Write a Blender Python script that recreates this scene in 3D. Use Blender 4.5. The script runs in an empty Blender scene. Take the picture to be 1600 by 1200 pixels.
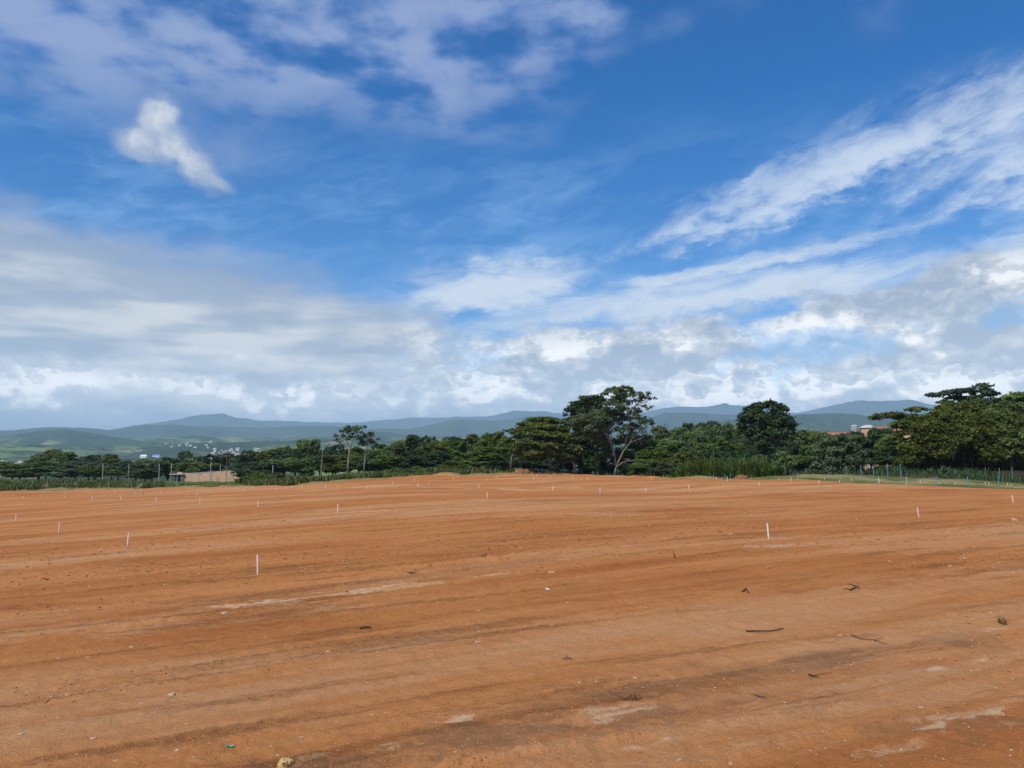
import bpy, math, random
import numpy as np
from mathutils import Vector

# ---------------------------------------------------------------- scene, camera, sky, sun, exposure
scn = bpy.context.scene
col = scn.collection
rng = np.random.default_rng(7)
random.seed(7)

EYE = 1.7
PITCH = math.atan(105.0 / 1200.0)
FPX = 1200.0                      # focal length in pixels of the 1600 px wide photograph

cam_d = bpy.data.cameras.new('camera')
cam_d.sensor_width = 36.0
cam_d.lens = 36.0 * FPX / 1600.0
cam_d.clip_start = 0.1
cam_d.clip_end = 120000.0
cam = bpy.data.objects.new('camera', cam_d)
col.objects.link(cam)
cam.location = (0, 0, EYE)
cam.rotation_euler = (math.pi / 2 + PITCH, 0, 0)
scn.camera = cam

SUN_EL = math.radians(52)
SUN_AZ = math.radians(-142)       # clockwise from +Y: behind the camera, to its left
sun_dir = Vector((math.sin(SUN_AZ) * math.cos(SUN_EL), math.cos(SUN_AZ) * math.cos(SUN_EL), math.sin(SUN_EL)))
sun_d = bpy.data.lights.new('sun', 'SUN')
sun_d.energy = 4.1
sun_d.angle = math.radians(0.5)
sun_d.color = (1.0, 0.95, 0.87)
sun = bpy.data.objects.new('sun', sun_d)
col.objects.link(sun)
sun.rotation_euler = sun_dir.to_track_quat('Z', 'Y').to_euler()

scn.view_settings.view_transform = 'Standard'
scn.view_settings.look = 'None'
scn.view_settings.exposure = 0.0
scn.view_settings.gamma = 1.0
scn.view_settings.use_curve_mapping = False
scn.render.engine = 'CYCLES'
scn.cycles.use_denoising = True
scn.cycles.denoiser = 'OPENIMAGEDENOISE'
scn.cycles.denoising_input_passes = 'RGB_ALBEDO_NORMAL'
scn.cycles.denoising_prefilter = 'NONE'      # keeps the grain of soil and leaves
scn.cycles.use_adaptive_sampling = True
scn.cycles.adaptive_threshold = 0.018
scn.cycles.sample_clamp_indirect = 4.0
scn.cycles.max_bounces = 6
scn.cycles.diffuse_bounces = 3
scn.cycles.glossy_bounces = 2
scn.cycles.transmission_bounces = 3
scn.cycles.volume_bounces = 1
scn.cycles.transparent_max_bounces = 8


def ray(px, py):
    """World direction through a point of the 1600x1200 photograph."""
    v = np.array([px - 800.0, FPX, 600.0 - py], float)
    c, s = math.cos(PITCH), math.sin(PITCH)
    d = np.array([v[0], v[1] * c - v[2] * s, v[1] * s + v[2] * c])
    return d / np.linalg.norm(d)


def azel(px, py):
    d = ray(px, py)
    return math.atan2(d[0], d[1]), math.asin(d[2])


def lin(r, g, b):
    f = lambda c: (c / 255 / 12.92) if c / 255 <= 0.04045 else ((c / 255 + 0.055) / 1.055) ** 2.4
    return (f(r), f(g), f(b))


class S:
    """A node socket with arithmetic, so that node trees read as formulas."""
    def __init__(self, t, sock): self.t, self.s = t, sock
    def _m(self, op, a, b=None, c=None, clamp=False):
        n = self.t.nodes.new('ShaderNodeMath'); n.operation = op; n.use_clamp = clamp
        for i, v in enumerate((a, b, c)):
            if v is None: continue
            if isinstance(v, S): self.t.links.new(v.s, n.inputs[i])
            else: n.inputs[i].default_value = v
        return S(self.t, n.outputs[0])
    def __add__(self, o): return self._m('ADD', self, o)
    def __radd__(self, o): return self._m('ADD', o, self)
    def __sub__(self, o): return self._m('SUBTRACT', self, o)
    def __rsub__(self, o): return self._m('SUBTRACT', o, self)
    def __mul__(self, o): return self._m('MULTIPLY', self, o)
    def __rmul__(self, o): return self._m('MULTIPLY', o, self)
    def __truediv__(self, o): return self._m('DIVIDE', self, o)
    def __neg__(self): return self._m('MULTIPLY', self, -1.0)
    def max(self, o): return self._m('MAXIMUM', self, o)
    def min(self, o): return self._m('MINIMUM', self, o)
    def pow(self, o): return self._m('POWER', self, o)
    def sqrt(self): return self._m('SQRT', self)
    def exp(self): return self._m('EXPONENT', self)
    def atan2(self, o): return self._m('ARCTAN2', self, o)
    def asin(self): return self._m('ARCSINE', self)
    def clamp(self): return self._m('ADD', self, 0.0, clamp=True)
    def step(self, a, b):
        """smoothstep from 0 at a to 1 at b (a may exceed b)"""
        if a > b: return 1.0 - self.step(b, a)
        n = self.t.nodes.new('ShaderNodeMapRange'); n.interpolation_type = 'SMOOTHSTEP'
        self.t.links.new(self.s, n.inputs[0])
        n.inputs[1].default_value = a; n.inputs[2].default_value = b
        return S(self.t, n.outputs[0])


def vec(t, x, y, z=0.0):
    n = t.nodes.new('ShaderNodeCombineXYZ')
    for i, v in enumerate((x, y, z)):
        if isinstance(v, S): t.links.new(v.s, n.inputs[i])
        else: n.inputs[i].default_value = v
    return S(t, n.outputs[0])


def noise(t, v, scale, detail=4.0, rough=0.5, dist=0.0, lac=2.0, dim='2D'):
    n = t.nodes.new('ShaderNodeTexNoise')
    n.noise_dimensions = dim
    t.links.new(v.s, n.inputs['Vector'])
    n.inputs['Scale'].default_value = scale
    n.inputs['Detail'].default_value = detail
    n.inputs['Roughness'].default_value = rough
    n.inputs['Lacunarity'].default_value = lac
    n.inputs['Distortion'].default_value = dist
    return S(t, n.outputs[0])


def voro(t, v, scale, detail=0.0, rough=0.5, feature='F1', smooth=None, rand=1.0, out='Distance'):
    n = t.nodes.new('ShaderNodeTexVoronoi'); n.feature = feature
    if hasattr(n, 'normalize'): n.normalize = False
    t.links.new(v.s, n.inputs['Vector'])
    n.inputs['Scale'].default_value = scale
    n.inputs['Detail'].default_value = detail
    n.inputs['Roughness'].default_value = rough
    n.inputs['Randomness'].default_value = rand
    if smooth is not None: n.inputs['Smoothness'].default_value = smooth
    return S(t, n.outputs[out])


def voro2(t, v, scale, detail=0.0, rough=0.5, feature='F1'):
    n = t.nodes.new('ShaderNodeTexVoronoi'); n.feature = feature; n.voronoi_dimensions = '2D'
    t.links.new(v.s, n.inputs['Vector'])
    n.inputs['Scale'].default_value = scale
    n.inputs['Detail'].default_value = detail
    n.inputs['Roughness'].default_value = rough
    return S(t, n.outputs['Distance'])


def mix(t, fac, a, b):
    """colour mix; a, b are sockets or rgb tuples"""
    n = t.nodes.new('ShaderNodeMix'); n.data_type = 'RGBA'; n.clamp_factor = True
    if isinstance(fac, S): t.links.new(fac.s, n.inputs[0])
    else: n.inputs[0].default_value = fac
    for k, v in ((6, a), (7, b)):
        if isinstance(v, S): t.links.new(v.s, n.inputs[k])
        else: n.inputs[k].default_value = (v[0], v[1], v[2], 1.0)
    return S(t, n.outputs[2])


def curve(t, x, pts, lo=0.0, hi=1.0):
    """piecewise function of x through pts [(x, y)], y within lo..hi"""
    xs = [p[0] for p in pts]; x0, x1 = min(xs), max(xs)
    n = t.nodes.new('ShaderNodeFloatCurve')
    t.links.new(((x - x0) / (x1 - x0)).s, n.inputs['Value'])
    c = n.mapping.curves[0]
    pp = sorted(((p[0] - x0) / (x1 - x0), (p[1] - lo) / (hi - lo)) for p in pts)
    while len(c.points) < len(pp): c.points.new(0.5, 0.5)
    for q, p in zip(c.points, pp): q.location = p; q.handle_type = 'AUTO_CLAMPED'
    n.mapping.update()
    return S(t, n.outputs[0]) * (hi - lo) + lo


# ------- the sky: Nishita blue with layers of cloud laid out by compass direction and height
world = bpy.data.worlds.new('World')
scn.world = world
world.use_nodes = True
wt = world.node_tree
wt.nodes.clear()


def build_sky(t):
    out = t.nodes.new('ShaderNodeOutputWorld')
    K = 10.0
    C = lambda r, g, b: tuple(K * c for c in lin(r, g, b))
    sky = t.nodes.new('ShaderNodeTexSky')
    sky.sky_type = 'NISHITA'
    sky.sun_disc = False
    sky.sun_elevation = SUN_EL
    sky.sun_rotation = SUN_AZ
    sky.altitude = 900.0
    sky.air_density = 1.0
    sky.dust_density = 0.2
    sky.ozone_density = 2.0
    tc = t.nodes.new('ShaderNodeTexCoord')
    sp = t.nodes.new('ShaderNodeSeparateXYZ')
    t.links.new(tc.outputs['Generated'], sp.inputs[0])
    x, y, z = (S(t, o) for o in sp.outputs)
    az = x.atan2(y)
    el = z.min(1.0).max(-1.0).asin()
    zz = z.max(0.0) + 0.06
    plx, ply = x / zz, y / zz                        # a flat layer of cloud overhead
    A = lambda px: azel(px, 500)[0]
    E = lambda py: azel(800, py)[1]
    P = lambda ka, ke, oa=0.0, oe=0.0: vec(t, az * ka + oa, el * ke + oe)

    # blue, as rich as the phone renders it
    hs = t.nodes.new('ShaderNodeHueSaturation')
    hs.inputs['Hue'].default_value = 0.508
    hs.inputs['Saturation'].default_value = 1.48
    hs.inputs['Value'].default_value = 1.36
    t.links.new(sky.outputs[0], hs.inputs['Color'])
    c = S(t, hs.outputs[0])

    warp = noise(t, P(7, 14, 3, 3), 1.0, 3.0, 0.55) - 0.5
    fine = noise(t, P(30, 60), 1.0, 5.0, 0.6) - 0.5

    def blob(px, py, rx, ry, rot=0.0, wx=0.0, wy=0.0):
        a0, e0 = azel(px, py)
        du = az - a0 + warp * wx; dv = el - e0 + fine * wy
        cr, sr = math.cos(rot), math.sin(rot)
        u = (du * cr + dv * sr) / (rx / 1200.0); v = (dv * cr - du * sr) / (ry / 1200.0)
        return (-(u * u + v * v)).exp()

    def streak(rot, k, scale, detail=6.0, rough=0.6, off=0.0):
        cr, sr = math.cos(rot), math.sin(rot)
        w = warp * 0.14
        return noise(t, vec(t, az * cr + el * sr + w + off, (el * cr - az * sr) * k + w + fine * 0.05), scale, detail, rough)
    st1 = streak(math.radians(16), 3.4, 7.0, 8.0, 0.64)
    st2 = streak(math.radians(7), 4.5, 6.0, 7.0, 0.62, off=4.0)
    # faint threads in the lower blue
    thr = (st2 * 0.6 + st1 * 0.5 - 0.44).step(0.0, 0.35) * el.step(E(140), E(400))
    c = mix(t, thr * 0.55, c, C(150, 196, 246))
    # the large plume on the right
    plume = blob(1290, 268, 300, 44, math.radians(17), 0.06, 0.05)
    plume = plume.max(blob(1500, 195, 240, 58, math.radians(7), 0.05, 0.05))
    plume = plume.max(blob(1640, 215, 200, 80, math.radians(8), 0.05, 0.05))
    plume = plume.max(blob(1080, 347, 200, 22, math.radians(24), 0.05, 0.02) * 0.75)
    plume = plume.max(blob(1590, 275, 150, 14, math.radians(16), 0.03, 0.02) * 0.7)
    pl_a = (plume * 1.1 + (st1 - 0.5) * 2.1 + (fine * 0.7) - 0.34).step(-0.15, 1.10) * plume.step(0.05, 0.55)
    c = mix(t, pl_a * 0.84, c, C(222, 234, 250))
    # bright veil below it
    veil = blob(1090, 466, 440, 34, math.radians(5), 0.05, 0.02)
    veil = veil.max(blob(760, 450, 150, 46, math.radians(8), 0.10, 0.04))
    veil = veil.max(blob(1130, 424, 360, 18, math.radians(8), 0.05, 0.02) * 0.7)
    veil = veil.max(blob(1650, 395, 150, 50, math.radians(25), 0.05, 0.02) * 0.8)
    ve_a = (veil * 1.1 + (st2 - 0.5) * 2.0 + fine * 0.3 - 0.18).step(-0.1, 1.0) * veil.step(0.03, 0.55)
    c = mix(t, ve_a * 0.88, c, C(230, 240, 250))

    # soft lavender altocumulus overhead, thicker to the left
    ac = noise(t, vec(t, plx + 2.0, ply), 5.2, 6.0, 0.5)
    ac2 = noise(t, vec(t, plx + 9.0, ply), 0.8, 2.0, 0.5)
    lim = curve(t, az, [(-3.14, E(190)), (A(0), E(270)), (A(350), E(250)), (A(700), E(240)), (A(940), E(160)), (A(1060), E(40)),
                        (A(1280), E(40)), (A(1400), E(100)), (A(1500), E(20)), (A(1700), E(-20)), (3.14, E(100))], 0.0, 1.2)
    ac_m = (el - lim + warp * 0.10).step(-0.02, 0.10)
    leftw = az.step(A(1000), A(-100))
    ac_a = (ac * 1.9 + ac2 * 0.5 - 1.00 + leftw * 0.22).step(-0.14, 0.44) * ac_m
    c = mix(t, ac_a * 0.80, c, mix(t, (ac + leftw * 0.12).step(0.40, 0.72), C(116, 148, 208), C(160, 178, 216)))

    # the small bright cumulus by itself, upper left
    cu = blob(250, 193, 27, 34, 0.0, 0.02, 0.02).max(blob(226, 226, 38, 24, 0.0, 0.02, 0.02)).max(blob(262, 226, 36, 28, 0.0, 0.02, 0.02))
    cu = cu.max(blob(302, 256, 52, 22, math.radians(-37), 0.03, 0.02)).max(blob(336, 281, 34, 11, math.radians(-25), 0.03, 0.02) * 0.85)
    cu_n = noise(t, P(30, 34, 1, 1), 1.0, 6.0, 0.55) - 0.5
    soft = (az - el * 0.7).step(A(200) - E(200) * 0.7, A(330) - E(270) * 0.7)     # the lee side frays out
    cu_a = (cu + cu_n * 0.26).step(0.16, 0.62) * (1.0 - soft) + (cu + cu_n * 0.30).step(0.10, 0.85) * soft
    c = mix(t, blob(350, 235, 80, 30, 0.0, 0.08, 0.03) * 0.40, c, C(156, 174, 214))
    c = mix(t, cu_a * 0.93, c, mix(t, (cu * 0.8 + cu_n * 1.3 + (el - E(235)) * 5.0).step(0.20, 1.05), C(166, 182, 210), C(232, 237, 241)))
    high = t.nodes.new('ShaderNodeBackground'); high.inputs['Strength'].default_value = 0.1
    t.links.new(c.s, high.inputs['Color'])

    # ---- the low deck: stratus on the left, heaped cumulus on the right
    top = curve(t, az, [(-3.14, E(430)), (A(-300), E(370)), (A(0), E(382)), (A(200), E(398)), (A(450), E(430)), (A(620), E(462)), (A(720), E(500)),
                        (A(800), E(512)), (A(1000), E(500)), (A(1130), E(496)), (A(1200), E(494)), (A(1270), E(466)), (A(1400), E(462)),
                        (A(1500), E(445)), (A(1600), E(430)), (A(1900), E(420)), (3.14, E(430))], 0.0, 0.5)
    dn = noise(t, P(9, 22, 5, 5), 1.0, 6.0, 0.56) - 0.5
    right = (az + warp * 0.16).step(A(520), A(840))
    edge = top - el + dn * 0.085 + warp * 0.03
    deck = edge.step(-0.006, 0.016) * right + edge.step(-0.022, 0.045) * (1.0 - right)
    h = (el / top.max(0.05)).min(1.2)                      # 0 at the horizon, 1 at the top of the deck
    # sheets seen edge-on
    sh = noise(t, P(4, 30, 1, 1), 1.0, 5.0, 0.5)
    sh2 = noise(t, P(10, 38, 2, 7), 1.0, 4.0, 0.5)
    strat = mix(t, (sh * 1.2 + sh2 * 0.9 - 0.80 + (0.5 - h) * 0.20).step(0.0, 0.55), C(172, 187, 207), C(230, 233, 235))
    strat = mix(t, h.step(0.66, 1.02) * 0.8, strat, C(146, 163, 196))
    # heaps: tiers of cumulus, each with a bright cauliflower top and a grey base
    ge = el.max(0.0).pow(0.72)
    def tiers(oa, rows, amp, sc):
        v = vec(t, az * 11.0 * sc + oa + warp * 0.35, el * 17.0 * sc + warp * 0.2)
        b = voro2(t, v, 1.0, 3.0, 0.55)
        n = noise(t, P(8 * sc, 12 * sc, oa, oa), 1.0, 7.0, 0.56) - 0.5
        ph = ge * rows + n * amp * 2.2 - b * amp * 0.75 + oa
        s = ph._m('FRACT', ph)
        return s, b, n
    s1, b1, n1 = tiers(2.0, 7.5, 0.62, 1.0)
    s2, b2, n2 = tiers(6.3, 12.0, 0.9, 2.0)
    dull = noise(t, P(5, 12, 8, 8), 1.0, 3.0, 0.5)
    n3 = noise(t, P(42, 70, 4, 9), 1.0, 6.0, 0.66) - 0.5
    body = s1.step(0.0, 0.80) * s1.step(1.0, 0.92)
    bod2 = s2.step(0.0, 0.80) * s2.step(1.0, 0.84)
    tone = body * 0.38 + bod2 * 0.30 - b1 * 0.40 - b2 * 0.24 + n2 * 0.9 + n3 * 0.55 + (dull - 0.5) * 1.05 + 0.64
    grey = mix(t, h.step(0.1, 1.0), C(198, 210, 223), C(172, 187, 208))
    grey = mix(t, (n3 + n2).step(-0.1, 0.35) * 0.6, grey, C(208, 217, 226))
    heapc = mix(t, tone.step(0.05, 0.60), grey, C(224, 230, 236))
    heapc = mix(t, tone.step(0.48, 0.92), heapc, tuple(1.3 * q for q in C(252, 251, 248)))
    heapc = mix(t, h.step(0.76, 1.02) * 0.55, heapc, C(168, 183, 205))
    dk = mix(t, right, strat, heapc)
    # a few heaps along the foot of the sheets as well
    lowm = (E(585) + n1 * 0.10 - el).step(-0.012, 0.03) * (1.0 - right) * (dull + n2 * 0.6).step(0.34, 0.58)
    dk = mix(t, lowm * 0.9, dk, heapc)
    hole = (n1 * 1.2 - dull * 0.5 + 0.02).step(-0.30, -0.44) * right * h.step(0.3, 0.55) * 0.55
    c2 = mix(t, deck * (1.0 - hole), c, dk)
    c2 = mix(t, el.step(0.06, -0.01) * 0.3, c2, C(205, 217, 230))
    glow = t.nodes.new('ShaderNodeVectorMath'); glow.operation = 'SCALE'      # low sky brightened to make up for the dimming haze
    t.links.new(c2.s, glow.inputs[0]); t.links.new((1.0 + el.step(0.16, 0.02) * 0.45).s, glow.inputs['Scale'])
    c2 = S(t, glow.outputs[0])
    lowb = t.nodes.new('ShaderNodeBackground'); lowb.inputs['Strength'].default_value = 0.1
    t.links.new(c2.s, lowb.inputs['Color'])
    # nothing of the deck is worked out above its top, nor anything below the ground line
    gnd = t.nodes.new('ShaderNodeBackground'); gnd.inputs['Strength'].default_value = 0.1
    gnd.inputs['Color'].default_value = (*C(172, 188, 208), 1.0)
    m1 = t.nodes.new('ShaderNodeMixShader'); m2 = t.nodes.new('ShaderNodeMixShader')
    t.links.new((el._m('GREATER_THAN', el, 0.36)).s, m1.inputs[0])
    t.links.new(lowb.outputs[0], m1.inputs[1]); t.links.new(high.outputs[0], m1.inputs[2])
    t.links.new((el._m('GREATER_THAN', el, -0.01)).s, m2.inputs[0])
    t.links.new(gnd.outputs[0], m2.inputs[1]); t.links.new(m1.outputs[0], m2.inputs[2])
    t.links.new(m2.outputs[0], out.inputs[0])


build_sky(wt)
world.cycles.sampling_method = 'MANUAL'
world.cycles.sample_map_resolution = 512

# ---------------------------------------------------------------- helpers
def tag(o, label=None, cat=None, group=None, kind=None):
    if label: o['label'] = label
    if cat: o['category'] = cat
    if group: o['group'] = group
    if kind: o['kind'] = kind
    return o


def mesh(name, verts, quads=None, tris=None, smooth=False, mat=None):
    me = bpy.data.meshes.new(name)
    v = np.asarray(verts, np.float32).reshape(-1, 3)
    parts = []
    if quads is not None and len(quads): parts.append(np.asarray(quads, np.int32).reshape(-1, 4))
    if tris is not None and len(tris): parts.append(np.asarray(tris, np.int32).reshape(-1, 3))
    loops = np.concatenate([p.ravel() for p in parts])
    tot = np.concatenate([np.full(len(p), p.shape[1], np.int32) for p in parts])
    start = np.concatenate([[0], np.cumsum(tot)[:-1]]).astype(np.int32)
    me.vertices.add(len(v)); me.vertices.foreach_set('co', v.ravel())
    me.loops.add(len(loops)); me.loops.foreach_set('vertex_index', loops)
    me.polygons.add(len(tot)); me.polygons.foreach_set('loop_start', start)
    me.polygons.foreach_set('loop_total', tot)
    me.polygons.foreach_set('use_smooth', np.full(len(tot), smooth))
    me.update(calc_edges=True)
    if mat: me.materials.append(mat)
    return me


def attr(me, name, vals, domain='POINT'):
    a = me.attributes.new(name, 'FLOAT', domain)
    a.data.foreach_set('value', np.asarray(vals, np.float32).ravel())


def obj(name, me, parent=None, loc=None, rot=None, scale=None):
    o = bpy.data.objects.new(name, me)
    col.objects.link(o)
    if parent: o.parent = parent
    if loc is not None: o.location = [float(c) for c in loc]
    if rot is not None: o.rotation_euler = [float(c) for c in rot]
    if scale is not None: o.scale = [float(c) for c in scale] if hasattr(scale, '__len__') else (float(scale),) * 3
    return o


class MB:
    """collects boxes and tubes into one mesh"""
    def __init__(self): self.v, self.q, self.t, self.n = [], [], [], 0
    def add(self, v, q=(), t=()):
        v = np.asarray(v, float).reshape(-1, 3)
        if len(q): self.q.append(np.asarray(q) + self.n)
        if len(t): self.t.append(np.asarray(t) + self.n)
        self.v.append(v); self.n += len(v)
    def box(self, x0, x1, y0, y1, z0, z1):
        v = [(x, y, z) for z in (z0, z1) for y in (y0, y1) for x in (x0, x1)]
        self.add(v, [(0, 2, 3, 1), (4, 5, 7, 6), (0, 1, 5, 4), (2, 6, 7, 3), (0, 4, 6, 2), (1, 3, 7, 5)])
    def tube(self, pts, rads, n=8, cap=True):
        pts = np.asarray(pts, float); m = len(pts)
        rads = np.broadcast_to(np.asarray(rads, float), (m,))
        tan = np.gradient(pts, axis=0); tan /= np.linalg.norm(tan, axis=1)[:, None] + 1e-9
        ref = np.array([0, 0, 1.0]) if abs(tan[0][2]) < 0.9 else np.array([1.0, 0, 0])
        rings = []
        for i in range(m):
            a = np.cross(tan[i], ref); a /= np.linalg.norm(a) + 1e-9
            b = np.cross(tan[i], a)
            th = np.arange(n) * 2 * math.pi / n
            rings.append(pts[i] + rads[i] * (np.cos(th)[:, None] * a + np.sin(th)[:, None] * b))
        v = np.concatenate(rings)
        q = [(i * n + j, i * n + (j + 1) % n, (i + 1) * n + (j + 1) % n, (i + 1) * n + j) for i in range(m - 1) for j in range(n)]
        t = []
        if cap:
            v = np.concatenate([v, pts[:1], pts[-1:]])
            t = [(m * n, (j + 1) % n, j) for j in range(n)] + [(m * n + 1, (m - 1) * n + j, (m - 1) * n + (j + 1) % n) for j in range(n)]
        self.add(v, q, t)
    def mesh(self, name, mat, smooth=False):
        return mesh(name, np.concatenate(self.v), np.concatenate(self.q) if self.q else None,
                    np.concatenate(self.t) if self.t else None, smooth, mat)


_tab = np.random.default_rng(3).random((256, 256))
def vnoise(x, y):
    xi = np.floor(x).astype(int); yi = np.floor(y).astype(int)
    fx = x - xi; fy = y - yi
    fx = fx * fx * fx * (fx * (fx * 6 - 15) + 10); fy = fy * fy * fy * (fy * (fy * 6 - 15) + 10)
    a = _tab[xi & 255, yi & 255]; b = _tab[(xi + 1) & 255, yi & 255]
    c = _tab[xi & 255, (yi + 1) & 255]; d = _tab[(xi + 1) & 255, (yi + 1) & 255]
    return (a * (1 - fx) + b * fx) * (1 - fy) + (c * (1 - fx) + d * fx) * fy - 0.5


def fbm(x, y, oct=4, gain=0.5, lac=2.03):
    s = 0; a = 1.0
    for i in range(oct):
        s = s + a * vnoise(x + 17.3 * i, y - 9.1 * i); x = x * lac; y = y * lac; a *= gain
    return s


def sstep(a, b, x):
    t = np.clip((x - a) / (b - a), 0, 1)
    return t * t * (3 - 2 * t)


def new_mat(name):
    m = bpy.data.materials.new(name); m.use_nodes = True
    t = m.node_tree; t.nodes.clear()
    o = t.nodes.new('ShaderNodeOutputMaterial'); p = t.nodes.new('ShaderNodeBsdfPrincipled')
    t.links.new(p.outputs[0], o.inputs[0])
    p.inputs['Roughness'].default_value = 0.85
    p.inputs['Specular IOR Level'].default_value = 0.2
    return m, t, p


def pos(t, which='Object'):
    n = t.nodes.new('ShaderNodeTexCoord'); return S(t, n.outputs[which])


def split(t, v):
    n = t.nodes.new('ShaderNodeSeparateXYZ'); t.links.new(v.s, n.inputs[0]); return [S(t, o) for o in n.outputs]


def attrn(t, name):
    n = t.nodes.new('ShaderNodeAttribute'); n.attribute_name = name; return S(t, n.outputs['Fac'])


def bump(t, p, h, strength, dist):
    n = t.nodes.new('ShaderNodeBump'); n.inputs['Strength'].default_value = strength; n.inputs['Distance'].default_value = dist
    t.links.new(h.s, n.inputs['Height']); t.links.new(n.outputs[0], p.inputs['Normal'])


def simple_mat(name, c1, c2, scale=3.0, rough=0.8, bstr=0.3, bdist=0.01, spec=0.2, detail=5.0):
    m, t, p = new_mat(name)
    n = noise(t, pos(t), scale, detail, 0.6, dim='3D')
    c = mix(t, n.step(0.3, 0.7), c1, c2)
    t.links.new(c.s, p.inputs['Base Color'])
    p.inputs['Roughness'].default_value = rough
    p.inputs['Specular IOR Level'].default_value = spec
    if bstr: bump(t, p, noise(t, pos(t), scale * 4, 4.0, 0.6, dim='3D'), bstr, bdist)
    return m


# ---------------------------------------------------------------- the lie of the land
# seen points: (pixel x, distance ahead in metres, pixel y of the ground there)
CTRL = [
    (403, 14.1, 902), (199, 20, 859), (91, 28.2, 834), (24, 37, 817), (1201, 17.8, 847), (1437, 25.3, 810), (1583, 33, 788.5),
    (527, 32, 802.5), (403, 38.4, 796), (312, 46, 788.7), (761, 38.4, 783.6), (243.6, 53, 785), (188, 64, 783.3), (144, 68, 783.8),
    (937, 48, 773), (1010, 53, 770.6), (1076, 56, 766), (863, 58, 767.7), (748, 66, 763.8), (653, 66, 762.8), (575, 72, 763.8),
    (508, 76, 764), (446, 82, 767), (1136, 60, 756), (1279, 66, 758.5), (1374, 72, 756.5), (1187, 62, 761.7), (0, 72, 788),
    (64, 85, 780), (308, 73, 775), (204, 92, 774.5), (36, 100, 779), (150, 130, 764), (0, 150, 757), (300, 132, 761), (320, 160, 757.5), (450, 106, 757),
    (640, 112, 746.5), (740, 117, 742.5), (850, 120, 740.5), (930, 119, 744), (1000, 112, 747.5), (1090, 105, 749), (1170, 95, 748.5),
    (1400, 86, 757), (1600, 84, 758.5), (1492, 80, 758), (1250, 96, 744), (1400, 102, 737.8), (1600, 104, 735.5), (833, 90, 750), (761, 100, 751.5),
    (0, 200, 751), (150, 220, 751), (330, 200, 752.5), (500, 170, 747), (660, 170, 744), (850, 170, 745), (1000, 165, 752), (1200, 160, 750), (1400, 160, 748), (1600, 160, 746),
]
_cx, _cz = [], []
for px, Y, py in CTRL:
    d = ray(px, py); k = Y / d[1]
    _cx.append((math.atan2(d[0], d[1]) * 2.2, math.log(math.hypot(d[0] * k, Y)))); _cz.append((EYE + d[2] * k))
for a in (-45, -22, 0, 22, 45):
    for r, z in ((1.0, 0.0), (4.0, -0.13), (7.0, -0.26)):
        _cx.append((math.radians(a) * 2.2, math.log(r))); _cz.append(z - (0.0 if a > -10 else 0.02 * r * 0.3))
    _cx.append((math.radians(a) * 2.2, math.log(620.0))); _cz.append(-34.0)
    _cx.append((math.radians(a) * 2.2, math.log(330.0))); _cz.append(-13.5 if a < 0 else -14.5)
_cx = np.array(_cx); _cz = np.array(_cz)
# fit drop per metre so that near and far weigh alike
_cw = np.exp(_cx[:, 1]) + 3.0
def _tps(r): return np.where(r > 1e-9, r * r * np.log(r + 1e-12), 0.0)
_n = len(_cx)
_Kmat = _tps(np.linalg.norm(_cx[:, None] - _cx[None], axis=2)) + np.eye(_n) * 2e-3
_Pm = np.c_[np.ones(_n), _cx]
_sol = np.linalg.solve(np.block([[_Kmat, _Pm], [_Pm.T, np.zeros((3, 3))]]), np.r_[_cz / _cw, 0, 0, 0])


def _land(az, r):
    q = np.stack([np.broadcast_to(az * 2.2, np.shape(r)).ravel(), np.log(np.maximum(r, 0.5)).ravel()], 1)
    out = np.empty(len(q))
    for i in range(0, len(q), 60000):
        qq = q[i:i + 60000]
        out[i:i + 60000] = _tps(np.linalg.norm(qq[:, None] - _cx[None], axis=2)) @ _sol[:_n] + _sol[_n] + qq @ _sol[_n + 1:]
    return out.reshape(np.shape(r)) * (np.maximum(r, 0.5) + 3.0)


_ga = np.linspace(-math.radians(48), math.radians(48), 260); _gl = np.linspace(math.log(0.5), math.log(640), 300)
_GA, _GL = np.meshgrid(_ga, _gl, indexing='ij')
_GZ = _land(_GA, np.exp(_GL))


def land(x, y):
    """height of the broad ground (no small relief) at plan positions within 640 m"""
    x = np.asarray(x, float); y = np.asarray(y, float)
    r = np.maximum(np.hypot(x, y), 0.5); az = np.arctan2(x, y)
    back = sstep(math.radians(48), math.radians(150), np.abs(az))
    azc = np.clip(az, _ga[0], _ga[-1]) * (1 - back)
    u = (azc - _ga[0]) / (_ga[1] - _ga[0]); v = np.clip((np.log(r) - _gl[0]) / (_gl[1] - _gl[0]), 0, len(_gl) - 1.001)
    u = np.clip(u, 0, len(_ga) - 1.001)
    i = u.astype(int); j = v.astype(int); fu = u - i; fv = v - j
    return (_GZ[i, j] * (1 - fu) + _GZ[i + 1, j] * fu) * (1 - fv) + (_GZ[i, j + 1] * (1 - fu) + _GZ[i + 1, j + 1] * fu) * fv


PXA = lambda px: math.atan((px - 800.0) / (FPX * math.cos(PITCH) + 130 * math.sin(PITCH)))   # azimuth of a pixel column near the horizon
_ex = [-700, 0, 200, 300, 350, 400, 450, 560, 640, 740, 850, 900, 950, 1000, 1090, 1170, 1250, 1400, 1600, 2300]
_ed = [150, 150, 148, 140, 128, 112, 106, 110, 113, 118, 121, 122, 121, 116, 108, 97, 92, 86, 84, 80]
_ea = np.array([PXA(p) for p in _ex])
def edge(az): return np.interp(az, _ea, _ed)            # where the bare earth ends


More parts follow.
